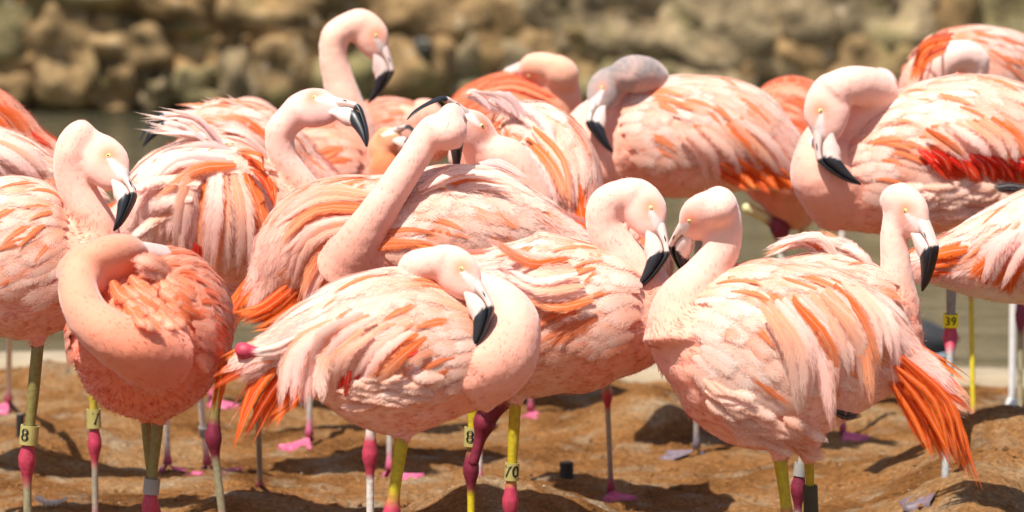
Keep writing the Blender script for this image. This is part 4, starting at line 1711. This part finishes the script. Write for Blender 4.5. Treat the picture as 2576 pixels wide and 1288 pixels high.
bird(key='behindarch', D=8.0, depth=.2, accent=.38, label='flamingo with bill open facing left, its long neck leaning back over its orange-streaked back',
     body=[(680, 720, 50, 45), (735, 670, 115, 85), (830, 628, 162, 120), (950, 620, 165, 140), (1080, 610, 160, 140), (1200, 600, 130, 120), (1275, 590, 88, 88)],
     neck=[(1290, 585, 80), (1335, 520, 58), (1308, 450, 55), (1270, 398, 54)],
     head=dict(eye=(1192, 315, -.01), tip=(1040, 300, -.09), face=-1, yaw=0, hk=1.1), open=26, down=9000, dens=1.0, tailc=DEEP,
     legs=[dict(hip=(935, 900), ankle=(931, 1136), c='white', r=1.1), dict(hip=(690, 900), ankle=(648, 1010), foot=(655, 1248), c='grey', r=.9, toe=-35, nothigh=1, dh=.1)],
     extra=[x_behind_arch])


def x_ruffled(b):
    w = b.wings[b.near]
    # long pale feathers cascading down the side
    fan(b, w, [(470, 430), (400, 540), (390, 690)], [(640, 440), (690, 560), (690, 700)], 15, 21, cols=None, tone='long', kind='long', use_surf=True, jit=9, dz=-.010)
    fan(b, w, [(430, 400), (360, 460), (330, 560)], [(560, 420), (560, 540), (545, 700)], 11, 20, tone='long', kind='long', use_surf=True, jit=9, dz=-.022)
    fan(b, w, [(560, 390), (440, 400), (350, 470)], [(600, 420), (500, 450), (400, 520)], 8, 17, tone='plume', kind='long', use_surf=True, jit=9, dz=-.03)
    # plumes blown up over the back
    fan(b, w, [(560, 420, -.02), (480, 340, -.03), (340, 300, -.03)], [(600, 400, -.02), (520, 340, -.03), (370, 340, -.03)], 5, 10, tone='plume', jit=10)
    fan(b, w, [(620, 420, -.04), (530, 360, -.05), (420, 360, -.05)], [(640, 430, -.04), (560, 380, -.05), (440, 390, -.05)], 6, 12, tone='plume', jit=8)
    fan(b, w, [(560, 400, -.05), (470, 310, -.06), (330, 298, -.06)], [(590, 400, -.05), (510, 300, -.06), (400, 278, -.06)], 6, 6, cols=(LILAC, PALE, PALE), jit=9)
    fan(b, w, [(500, 460), (400, 440), (310, 500)], [(480, 520), (390, 560), (320, 620)], 9, 19, tone='long', kind='long', use_surf=True, jit=9, dz=-.026)
    fan(b, w, [(600, 380, -.06), (640, 390, -.06), (665, 420, -.06)], [(650, 450, -.06), (690, 480, -.06), (700, 560, -.06)], 9, 9, 'tail', jit=10, use_surf=True)
    fan(b, w, [(380, 570), (340, 600), (300, 640)], [(400, 600), (360, 630), (340, 660)], 4, 10, 'tail', dz=-.06, jit=6)
    fan(b, w, [(490, 610), (480, 650), (470, 690)], [(505, 620), (505, 660), (510, 695)], 4, 9, 'red', use_surf=True, jit=4, dz=-.02)


bird(key='ruffled', D=8.3, depth=.0, accent=.12, ruffle=2.2, hang=1.3, label='flamingo with loose cascading pale feathers and head held level facing right',
     body=[(325, 570, 60, 60), (395, 560, 150, 110), (500, 555, 195, 140), (600, 560, 190, 145), (690, 560, 140, 120), (735, 560, 88, 88)],
     neck=[(735, 555, 80), (770, 495, 46), (738, 440, 38), (708, 385, 36), (706, 330, 38)],
     head=dict(eye=(804, 258, -.01), tip=(925, 367, -.095), face=1, yaw=0), down=9000, dens=1.0, headc=lin('F3BDB2', .9),
     legs=[dict(hip=(560, 880), ankle=(536, 1092), c='olive', r=1.15, jd=True, fx=.02, dz=-.05), dict(hip=(230, 900), ankle=(238, 1108), c='mixed', r=.95, nothigh=1, bands=[('t', .042, .036, .0135, 'band_olive', '7', 22)])],
     extra=[x_ruffled])


# --- third row and beyond
def x_big(b):
    w = b.wings[b.near]
    fan(b, w, [(2300, 375), (2330, 400), (2360, 440)], [(2560, 400), (2590, 430), (2600, 470)], 16, 13, 'red', use_surf=True, jit=6, dz=-.006)
    fan(b, w, [(2290, 385), (2330, 410), (2370, 450)], [(2560, 400), (2600, 430), (2620, 470)], 12, 21, 'red', kind='round', use_surf=True, jit=6, dz=-.002)
    fan(b, w, [(2310, 330), (2370, 370), (2420, 405)], [(2500, 290), (2570, 350), (2600, 410)], 13, 17, 'long', kind='long', use_surf=True, jit=8, dz=-.012)
    fan(b, w, [(2500, 470), (2545, 462), (2590, 470)], [(2510, 480), (2550, 478), (2595, 490)], 3, 9, cols=(np.array([.03, .03, .035]), np.array([.06, .06, .07]), np.array([.03, .03, .035])), use_surf=True, jit=3, dz=-.02)
    fluff(b, w, [(2260, 465), (2360, 470), (2480, 470)], [(2260, 550), (2360, 560), (2480, 550)], 5, 8, (80, -6), 14, FLUFFC)


bird(key='big', D=8.8, depth=.02, accent=.2, label='large pale flamingo resting its bill on its breast, scarlet band along its wing',
     body=[(2760, 430, 60, 50), (2680, 400, 120, 90), (2570, 395, 170, 120), (2440, 395, 195, 140), (2310, 415, 180, 145), (2200, 455, 145, 130), (2125, 485, 105, 105), (2090, 490, 80, 82)],
     neck=[(2130, 490, 105), (2072, 440, 82, -.05), (2090, 370, 76, -.0), (2145, 320, 74, .0), (2195, 275, 62, -.01), (2200, 230, 54, -.03), (2150, 214, 48, -.08)],
     head=dict(eye=(2063, 286, -.10), tip=(2161, 458, -.135), face=-1, yaw=8, hk=1.1, bk=.93), down=13000, dens=1.1,
     legs=[dict(hip=(2396, 590), ankle=(2391, 850), foot=(2376, 1262), c='steel', r=1.2, toe=-150, greyfoot=True, Da=8.82, bands=[('t', .036, .026, .0155, 'band_yellow', '39'), ('s', .235, .03, .012, 'band_grey', '')]),
           ], extra=[x_big])


def x_edge(b):
    w = b.wings[b.near]
    fan(b, b.tail, [(2440, 610), (2390, 620), (2340, 630)], [(2450, 660), (2380, 690), (2310, 700)], 9, 14, 'tail', dz=-.05, jit=7)
    fan(b, w, [(2540, 580), (2480, 620), (2440, 700)], [(2680, 590), (2630, 680), (2620, 770)], 9, 19, cols=(PINK, PALE, PINK), kind='long', use_surf=True, jit=6, dz=-.010)
    fan(b, w, [(2520, 620), (2460, 650), (2410, 700)], [(2600, 640), (2560, 700), (2540, 750)], 7, 17, 'tail', kind='long', use_surf=True, jit=6, dz=-.002)


bird(key='edge', D=8.2, depth=.0, accent=.16, hang=1.2, label='pink flamingo with orange tail and white underparts above the white post',
     body=[(2335, 670, 42, 42), (2420, 665, 78, 72), (2520, 650, 118, 108), (2640, 625, 148, 130), (2760, 600, 140, 130), (2840, 590, 90, 90)],
     neck=[(2850, 570, 80), (2900, 480, 50), (2910, 400, 44), (2885, 330, 44)], bellyc=lin('F6EAE2', .9),
     head=dict(eye=(2950, 330, 0), tip=(2945, 510, 0), face=1), down=7000, dens=1.0, tailc=DEEP, tail_n=8,
     legs=[dict(hip=(2700, 780), ankle=(2705, 960), c='pale')], extra=[x_edge])


def x_young(b):
    w = b.wings[b.near]
    fan(b, w, [(1700, 330), (1760, 380), (1780, 470)], [(1880, 300), (1960, 380), (2010, 450)], 12, 17, 'long', kind='long', use_surf=True, jit=8, dz=-.008)
    fan(b, w, [(1780, 420), (1830, 450), (1870, 480)], [(1900, 380), (1970, 430), (2010, 480)], 9, 15, 'tail', use_surf=True, jit=6, dz=-.003)
    fan(b, b.tail, [(1930, 400), (1980, 420), (2025, 470)], [(1900, 430), (1930, 460), (1990, 480)], 8, 12, 'tail', dz=-.04, jit=6)


bird(key='young', D=9.4, depth=.04, accent=.2, label='flamingo with a grey speckled crown and neck, bill tucked against its wing',
     body=[(2020, 440, 40, 40), (1945, 400, 88, 75), (1850, 360, 138, 105), (1740, 350, 148, 120), (1640, 360, 140, 120), (1565, 380, 105, 102), (1525, 390, 72, 74)],
     neck=[(1560, 410, 82), (1488, 415, 76, -.03), (1466, 350, 62, -.03), (1505, 300, 56, .03), (1570, 262, 54, .03), (1628, 232, 52, .02), (1630, 198, 50, -.02), (1585, 186, 46, -.06)],
     head=dict(eye=(1505, 230, -.07), tip=(1534, 358, -.11), face=-1, yaw=28, hk=1.2), down=9000, dens=.9, greyhead=GREYJ, headc=lin('DDB5A4', .9),
     legs=[dict(hip=(1760, 500), ankle=(1752, 880), foot=(1752, 1146), c='grey', toe=190, greyfoot=True)], extra=[x_young])


def x_half(b):
    w = b.wings[b.near]
    fan(b, w, [(1230, 270, -.12), (1180, 235, -.12), (1150, 245, -.12)], [(1330, 300, -.12), (1290, 240, -.12), (1190, 238, -.12)], 7, 9, cols=(LILAC, PALE, PINK), jit=8)
    fan(b, w, [(1190, 250), (1260, 290), (1290, 400)], [(1290, 250), (1380, 320), (1410, 440)], 12, 14, 'plume', kind='long', use_surf=True, jit=9, dz=-.012)
    fan(b, w, [(1290, 380), (1350, 430), (1400, 520)], [(1360, 300), (1430, 400), (1455, 520)], 12, 14, 'long', kind='long', use_surf=True, jit=9, dz=-.010)


bird(key='half', D=8.6, depth=.05, accent=.28, ruffle=1.5, both=True, label='flamingo seen from behind with rough pale back, before the grey-crowned one',
     body=[(1440, 560, 50, 45, -.10), (1425, 505, 100, 80, -.06), (1385, 455, 150, 105, 0), (1325, 425, 160, 120, .08), (1265, 415, 120, 110, .16), (1235, 405, 80, 80, .2)],
     neck=[(1215, 400, 70, .22), (1190, 360, 46, .30), (1170, 400, 42, .33)],
     head=dict(eye=(1175, 470, .34), tip=(1170, 600, .30), face=-1), down=7000, dens=1.0,
     legs=[dict(hip=(1210, 880), ankle=(1206, 1080), c='pale', nothigh=1)], extra=[x_half])
bird(key='behindface', D=8.5, depth=.25, accent=.2, label='peach flamingo almost hidden behind the long curved neck of another, one leg showing',
     body=[(1545, 720, 60, 60, -.15), (1545, 700, 120, 105, -.08), (1545, 690, 170, 130, .05), (1555, 690, 150, 125, .18), (1560, 680, 80, 80, .25)],
     neck=[(1560, 660, 80, .26), (1590, 640, 46, .32), (1610, 680, 42, .35)],
     head=dict(eye=(1620, 740, .33), tip=(1590, 900, .30), face=1), down=4000, dens=.6,
     legs=[dict(hip=(1528, 840), ankle=(1527, 985), foot=(1537, 1248), c='grey', r=.85, toe=-70)])
bird(key='tall', D=9.6, depth=.3, accent=.3, label='tallest flamingo, head high above the flock against the rock wall',
     body=[(620, 480, 40, 40), (680, 470, 80, 70), (760, 450, 120, 100), (840, 460, 128, 110), (900, 470, 100, 95), (930, 470, 70, 72)],
     neck=[(915, 470, 70), (912, 400, 50), (895, 325, 46), (868, 255, 44), (850, 197, 39), (838, 135, 35), (845, 88, 36)], neckc=lin('FBC9B2', .93), headc=lin('FAC4AE', .93),
     head=dict(eye=(947.6, 91, -.0), tip=(929, 260, -.01), face=1, yaw=6), down=8000, dens=.8,
     legs=[dict(hip=(782, 560), ankle=(781, 860), foot=(778, 1114), c='grey', toe=-120)])
bird(key='gaping', D=9.2, depth=.55, accent=.3, label='orange-faced flamingo with bill agape behind the diagonal neck', eyec=lin('F58A50', .9), headc=lin('F4A67C', .9), neckc=lin('F29060', .9),
     body=[(760, 620, 50, 50), (830, 610, 105, 90), (920, 600, 125, 110), (1000, 590, 110, 100), (1040, 580, 70, 70)],
     neck=[(1030, 570, 70), (1010, 500, 52), (975, 440, 47), (965, 400, 44)],
     head=dict(eye=(974, 342, -.01), tip=(1066, 372, -.09), face=1, yaw=10), open=24, down=6000, dens=.7,
     legs=[dict(hip=(978, 700), ankle=(980, 940), foot=(980, 1200), c='grey', toe=-40)])


def x_hid(b):
    w = b.wings[b.near]
    fan(b, w, [(640, 330), (560, 270, -.02), (500, 245, -.02)], [(660, 340), (600, 285, -.02), (540, 262, -.02)], 4, 8, 'plume', jit=8, dz=-.03)
    fan(b, w, [(660, 350), (600, 270, -.03), (500, 240, -.03)], [(680, 350), (640, 280, -.03), (560, 245, -.03)], 4, 6, 'plume', jit=7, dz=-.04)
    fan(b, w, [(640, 340), (540, 270, -.02), (440, 258, -.02)], [(640, 380), (540, 310, -.02), (450, 300, -.02)], 8, 11, 'plume', jit=9, dz=-.05)
    fan(b, w, [(700, 370), (620, 300), (520, 290)], [(690, 430), (620, 370), (560, 350)], 10, 12, 'plume', use_surf=True, jit=9, dz=-.02)


bird(key='hidbill', D=9.0, depth=.18, accent=.3, ruffle=1.8, label='flamingo whose glossy black bill shows beneath wind-blown plumes, head hidden',
     body=[(760, 430, 40, 40), (700, 400, 80, 70), (620, 380, 108, 95), (545, 380, 112, 100), (490, 390, 88, 86), (465, 392, 62, 62)],
     neck=[(500, 390, 70), (520, 340, 42, .02), (535, 315, 38, .0)],
     head=dict(eye=(482, 304, -.03), tip=(352, 352, -.08), face=-1, yaw=15), open=8, down=5000, dens=.8,
     legs=[dict(hip=(425, 620), ankle=(415, 880), foot=(422, 1186), c='white', toe=-20, nothigh=1), dict(hip=(495, 620), ankle=(490, 880), foot=(522, 1186), c='white', toe=-25, nothigh=1, bands=[('s', .195, .022, .0105, 'band_grey', '')])], extra=[x_hid])


def x_asleep2(b):
    w = b.wings[b.near]
    fan(b, w, [(1400, 240), (1300, 200), (1200, 225)], [(1370, 330), (1290, 300), (1210, 290)], 12, 12, 'covert', kind='round', use_surf=True, jit=9, dz=-.008)


bird(key='asleep2', D=10.0, depth=.95, accent=.5, label='deep orange flamingo asleep with its head laid back, against the rock wall', headc=lin('F9BFA0', .92), neckc=lin('F9B596', .92),
     body=[(1150, 330, 40, 40), (1200, 305, 80, 70), (1270, 300, 108, 95), (1340, 310, 112, 100), (1395, 320, 88, 88), (1420, 330, 60, 60)],
     neck=[(1390, 340, 82), (1402, 280, 64, -.04), (1402, 218, 57, -.05)],
     head=dict(eye=(1346, 168, -.06), tip=(1300, 248, .07), face=-1, yaw=0, hk=1.15), tucked=True, down=5000, dens=.8,
     legs=[dict(hip=(1335, 600), ankle=(1334, 840), foot=(1336, 1048), c='grey', toe=-80, nothigh=1)], extra=[x_asleep2])
bird(key='farlump', D=10.3, depth=.45, accent=.2, label='small far-off pink flamingo dozing behind the tallest bird\'s bill', headc=lin('F6B49A', .9), eyec=lin('F58A40', .9),
     body=[(890, 330, 40, 40), (940, 330, 68, 62), (1000, 340, 80, 75), (1055, 350, 70, 70), (1085, 360, 50, 50)],
     neck=[(1080, 350, 55), (1085, 310, 42), (1065, 285, 38)],
     head=dict(eye=(1004, 283, -.03), tip=(945, 330, .06), face=-1), tucked=True, down=3000, dens=.5,
     legs=[dict(hip=(540, 700), ankle=(534, 860), foot=(533, 1016), c='white', toe=-60, nothigh=1)])
bird(key='farhump', D=10.1, depth=.4, accent=.2, label='far-off flamingo showing just a rounded pink back behind the blown plumes', headc=lin('F2B09A', .9), neckc=lin('F2B09A', .9),
     body=[(500, 400, 40, 40), (560, 395, 80, 70), (630, 380, 100, 90), (690, 385, 80, 80), (715, 390, 55, 55)],
     neck=[(700, 385, 60), (690, 330, 42, .03), (650, 292, 42, .03), (612, 290, 42, .03)],
     head=dict(eye=(590, 345, .05), tip=(610, 470, .05), face=-1), down=3000, dens=.5)


def x_farorange(b):
    pass


bird(key='farorange', D=10.0, depth=.75, accent=.45, label='orange-backed flamingo standing behind the grey-crowned one, one leg lifted',
     body=[(2140, 430, 60, 50), (2080, 400, 140, 100), (1995, 392, 188, 125), (1920, 400, 150, 120), (1870, 410, 95, 95)],
     neck=[(1870, 400, 80, .06), (1830, 360, 48, .15), (1800, 345, 42, .20)],
     head=dict(eye=(1770, 380, .22), tip=(1770, 520, .24), face=-1), down=4000, dens=.7, bellyc=lin('E8B48C', .9),
     legs=[dict(hip=(2022, 560), ankle=(2020, 860), c='pale', r=1.3, th=1.3, foot=(2020, 1078), toe=-70),
           dict(hip=(1875, 520), ankle=(1962, 566), fold=(1972, 700), c='pale', jd=True, r=1.7, dz=-.02)])
def x_top(b):
    fan(b, b.wings[b.near], [(2400, 80, -.10), (2320, 110, -.12), (2282, 200, -.12)], [(2380, 130, -.14), (2330, 160, -.15), (2310, 220, -.15)], 8, 9, 'tail', use_surf=True, jit=7, dz=-.01)


bird(key='topright', D=9.9, depth=.12, accent=.25, both=True, label='flamingo preening high on the bank, its pale neck arched over before its back',
     body=[(2640, 260, 50, 50, .2), (2560, 225, 120, 100, .1), (2470, 225, 148, 125, 0), (2390, 235, 145, 128, -.08), (2335, 245, 100, 100, -.14)],
     neck=[(2350, 260, 62, -.20), (2350, 205, 44, -.235), (2372, 158, 39, -.245), (2415, 138, 37, -.24), (2455, 160, 36, -.22)], neckc=lin('FBD6C8', .93), headc=lin('F4C6B6', .93),
     head=dict(eye=(2470, 260, -.20), tip=(2440, 410, -.18), face=1, yaw=-30), down=6000, dens=.9,
     legs=[dict(hip=(2440, 600), ankle=(2442, 690), foot=(2448, 1086), c='yellow', r=.85, toe=-35, nothigh=1), dict(hip=(2566, 600), ankle=(2568, 790), foot=(2566, 1092), c='olive', jd=True, r=1.0, toe=-150, nothigh=1)], extra=[x_top])
bird(key='peek', D=9.7, depth=.05, accent=.2, label='flamingo hidden behind the large pale one, just its whitish neck bend peeking out',
     body=[(2420, 420, 40, 40), (2360, 400, 90, 75), (2290, 390, 120, 100), (2220, 390, 110, 100), (2175, 390, 75, 75)],
     neck=[(2180, 380, 70), (2165, 320, 46), (2180, 250, 42), (2215, 213, 42)], neckc=lin('FBDCD2', .93),
     head=dict(eye=(2275, 290, .02), tip=(2260, 420, .02), face=1), down=3000, dens=.4,
     legs=[dict(hip=(2119, 500), ankle=(2118, 760), foot=(2120, 1100), c='white', r=.85, nothigh=1)])


def x_leftback(b):
    w = b.wings[b.near]
    fan(b, w, [(-60, 270), (10, 330), (40, 420)], [(-10, 240), (70, 310), (100, 400)], 9, 17, cols=None, tone='long', kind='long', use_surf=True, jit=6, dz=-.008)
    fan(b, b.tail, [(20, 300), (80, 340), (140, 370)], [(20, 340), (70, 380), (125, 420)], 9, 13, 'red', dz=-.03, jit=6)


bird(key='leftback', D=8.9, depth=.45, accent=.4, label='coral flamingo with red tail tips standing behind the hook-necked one',
     body=[(85, 380, 40, 40), (20, 360, 85, 70), (-60, 340, 120, 100), (-160, 340, 125, 110), (-220, 350, 80, 80)],
     neck=[(-230, 335, 75), (-262, 260, 46), (-268, 190, 42)],
     head=dict(eye=(-320, 180, 0), tip=(-310, 350, 0), face=-1), down=4000, dens=.8, legs=[dict(hip=(22, 600), ankle=(24, 800), foot=(22, 1022), c='white', toe=-120, nothigh=1, Da=9.9)], extra=[x_leftback])


def x_leftpale(b):
    w = b.wings[b.near]
    fan(b, w, [(-60, 380), (0, 420), (60, 470)], [(-10, 345), (70, 380), (130, 440)], 9, 16, 'long', kind='long', use_surf=True, jit=6, dz=-.008)


bird(key='leftpale', D=8.35, depth=.0, accent=.15, label='pale flamingo whose folded wing shows between the coral bird and the hooked neck',
     body=[(115, 445, 35, 35), (50, 435, 75, 60), (-30, 435, 105, 90), (-120, 440, 110, 95), (-180, 450, 70, 70)],
     neck=[(-190, 440, 65), (-225, 360, 44), (-228, 290, 40)],
     head=dict(eye=(-270, 280, 0), tip=(-265, 440, 0), face=-1), down=4000, dens=.8, legs=[dict(hip=(-60, 560), ankle=(-60, 800), c='grey')], extra=[x_leftpale])


# ------------------------------------------------------------------ build the flock
def build_flock():
    pre = [prep(s) for s in BIRDS]
    tmp = []
    for b in pre:
        V, F = body_shell(b)
        me = bpy.data.meshes.new('tmp')
        me.from_pydata([tuple(map(float, v)) for v in V], [], F)
        bm = bmesh.new()
        bm.from_mesh(me)
        bmesh.ops.recalc_face_normals(bm, faces=bm.faces[:])
        bm.to_mesh(me)
        bm.free()
        o = bpy.data.objects.new('tmp', me)
        col.objects.link(o)
        r = o.modifiers.new('r', 'REMESH')
        r.mode = 'VOXEL'
        r.voxel_size = .0042 if b.spec['D'] < 9.5 else .0055
        s = o.modifiers.new('s', 'SMOOTH')
        s.factor = .5
        s.iterations = 20
        tmp.append(o)
    dg = bpy.context.evaluated_depsgraph_get()
    dg.update()
    meshes = [bpy.data.meshes.new_from_object(o.evaluated_get(dg)) for o in tmp]
    for o in tmp:
        m = o.data
        bpy.data.objects.remove(o)
        bpy.data.meshes.remove(m)
    for b, me in zip(pre, meshes):
        finish_bird(b, me)


build_flock()


# ------------------------------------------------------------------ small things on the bank
def lathe(name, c, prof, mat, parent=None, seg=20):
    V, F = [], []
    for (r, z) in prof:
        for j in range(seg):
            t = 2 * math.pi * j / seg
            V.append((c[0] + r * math.cos(t), c[1] + r * math.sin(t), c[2] + z))
    for i in range(len(prof) - 1):
        for j in range(seg):
            q = (j + 1) % seg
            F.append((i * seg + j, i * seg + q, (i + 1) * seg + q, (i + 1) * seg + j))
    F.append(tuple(range(seg - 1, -1, -1)))
    F.append(tuple(range((len(prof) - 1) * seg, len(prof) * seg)))
    return mk(name, V, F, mat, parent, smooth_=False)


def small_things():
    def on(vx, vy):
        g = ground_pt(vx, vy)
        for _ in range(4):
            g = ground_pt(vx, vy, float(gz(g[0], g[1])))
        return g
    for (vx, vy, r, h, lab) in ((1425, 1208, .0145, .036, 'short black cut pipe stub on the sand beside the pink webbed foot'), (52, 1158, .0085, .098, 'thin black pipe stub behind the banded olive leg')):
        g = on(vx, vy)
        root = bpy.data.objects.new('pipe_stub', None)
        col.objects.link(root)
        tag(root, lab, 'pipe', 'black pipe stubs in the sand')
        root.location = g
        o = lathe('pipe_wall', (0, 0, 0), [(r, -.03), (r, h), (r * .96, h + .001)], M['pipe_black'], root)
        lathe('cut_top', (0, 0, 0), [(r * .93, h), (r * .93, h + .003), (r * .6, h + .004)], M['pipe_cut'], root)
    # white post at the water's edge
    g = on(2546, 1022)
    root = bpy.data.objects.new('white_post', None)
    col.objects.link(root)
    tag(root, 'thin white post standing at the water edge under the cut-off flamingo', 'post')
    root.location = g
    lathe('shaft', (0, 0, 0), [(.0085, 0), (.0085, .42), (.006, .43)], M['pipe_white'], root)
    lathe('base_collar', (0, 0, 0), [(.016, -.03), (.016, .006), (.012, .016), (.0088, .02)], M['pipe_white'], root)
    # fallen feather
    g = on(130, 1284)
    me = FT.copy()
    V = []
    nb = 0
    root = bpy.data.objects.new('fallen_feather', None)
    col.objects.link(root)
    tag(root, 'fluffy white moulted feather lying on the sand', 'feather')
    root.location = g
    dirv = np.array([.94, -.2, .10])
    dirv = nrm(dirv)
    L = .072
    Q = np.array([-dirv[1], dirv[0], 0])
    t = np.linspace(0, 1, 14)
    C = dirv * (t[:, None] - .5) * L + np.array([0, 0, .016]) + np.array([0, 0, 1]) * (.012 * (t[:, None] - .5) ** 2 * 4)
    T_, U_, S_ = par_frames(C)
    v, f = tube(C, U_, S_, np.linspace(.0012, .0004, 14), np.linspace(.0012, .0004, 14), 6)
    mk('quill', v, f, M['down'], root, cols=np.tile(np.array([.85, .80, .72]), (len(v), 1)))
    vv, ff = [], []
    for i in range(420):
        u = random.random() ** .8 * .93
        s = random.choice((-1, 1))
        p = dirv * (u - .5) * L + np.array([0, 0, .016 + .012 * (u - .5) ** 2 * 4])
        ln = random.uniform(.012, .024) * (1 - .5 * u)
        d = nrm(Q * s + dirv * random.uniform(.1, .9) + np.array([0, 0, random.uniform(-.5, .7)]))
        k = len(vv)
        side = np.cross(d, [0, 0.2, 1]) * .0006
        vv += [p + side, p - side, p + d * ln * .6 - side * 1.2 - np.array([0, 0, .001]), p + d * ln - np.array([0, 0, .003])]
        ff += [(k, k + 1, k + 2), (k, k + 2, k + 3)]
    o = mk('barbs', vv, ff, M['down'], root, cols=np.tile(np.array([.86, .82, .77]), (len(vv), 1)))
    o['kind'] = 'stuff'
    # duck on the water, behind the upright neck
    wz = -.075
    r = ray(2330, 905)
    q = CO + r * ((wz - CAMZ) / r[2])
    root = bpy.data.objects.new('duck', None)
    col.objects.link(root)
    tag(root, 'dark grey duck on the pond, half hidden by the upright flamingo neck', 'duck')
    root.location = q
    st = np.array([[.075, 0, .055, .012, .012], [.055, 0, .05, .036, .04], [.0, 0, .045, .062, .075], [-.09, 0, .05, .072, .085], [-.18, 0, .05, .066, .075], [-.235, 0, .07, .045, .045], [-.25, 0, .11, .03, .03], [-.25, 0, .16, .026, .025], [-.27, 0, .185, .032, .029], [-.30, 0, .185, .024, .022]])
    A = catmull(st, 60)
    T_, U_, S_ = frames(A[:, :3], np.array([.2, 0, 1.0]))
    v, f = tube(A[:, :3], U_, S_, np.maximum(A[:, 3], .008), np.maximum(A[:, 4], .008), 20)
    mk('body', v, f, M['duck'], root)
    b_ = np.array([[-.315, 0, .18, .010, .014], [-.345, 0, .172, .006, .014], [-.365, 0, .17, .003, .011]])
    A = catmull(b_, 10)
    T_, U_, S_ = frames(A[:, :3], np.array([0, 0, 1.0]))
    v, f = tube(A[:, :3], U_, S_, A[:, 3], A[:, 4], 12)
    mk('bill', v, f, M['duck_pale'], root)
    for s in (-1, 1):
        w_ = np.array([[-.14, s * .070, .06, .03, .012], [-.06, s * .078, .055, .034, .012], [.02, s * .06, .05, .022, .008], [.085, s * .02, .06, .006, .004]])
        A = catmull(w_, 20)
        T_, U_, S_ = frames(A[:, :3], np.array([0, 0, 1.0]))
        v, f = tube(A[:, :3], U_, S_, A[:, 3], A[:, 4], 14)
        mk('wing', v, f, M['duck'], root)
        w_ = np.array([[-.08, s * .082, .012, .006, .010], [.0, s * .076, .010, .010, .010], [.05, s * .045, .018, .006, .008]])
        A = catmull(w_, 16)
        T_, U_, S_ = frames(A[:, :3], np.array([0, 0, 1.0]))
        v, f = tube(A[:, :3], U_, S_, A[:, 3], A[:, 4], 10)
        mk('flank_stripe', v, f, M['duck_pale'], root)


small_things()
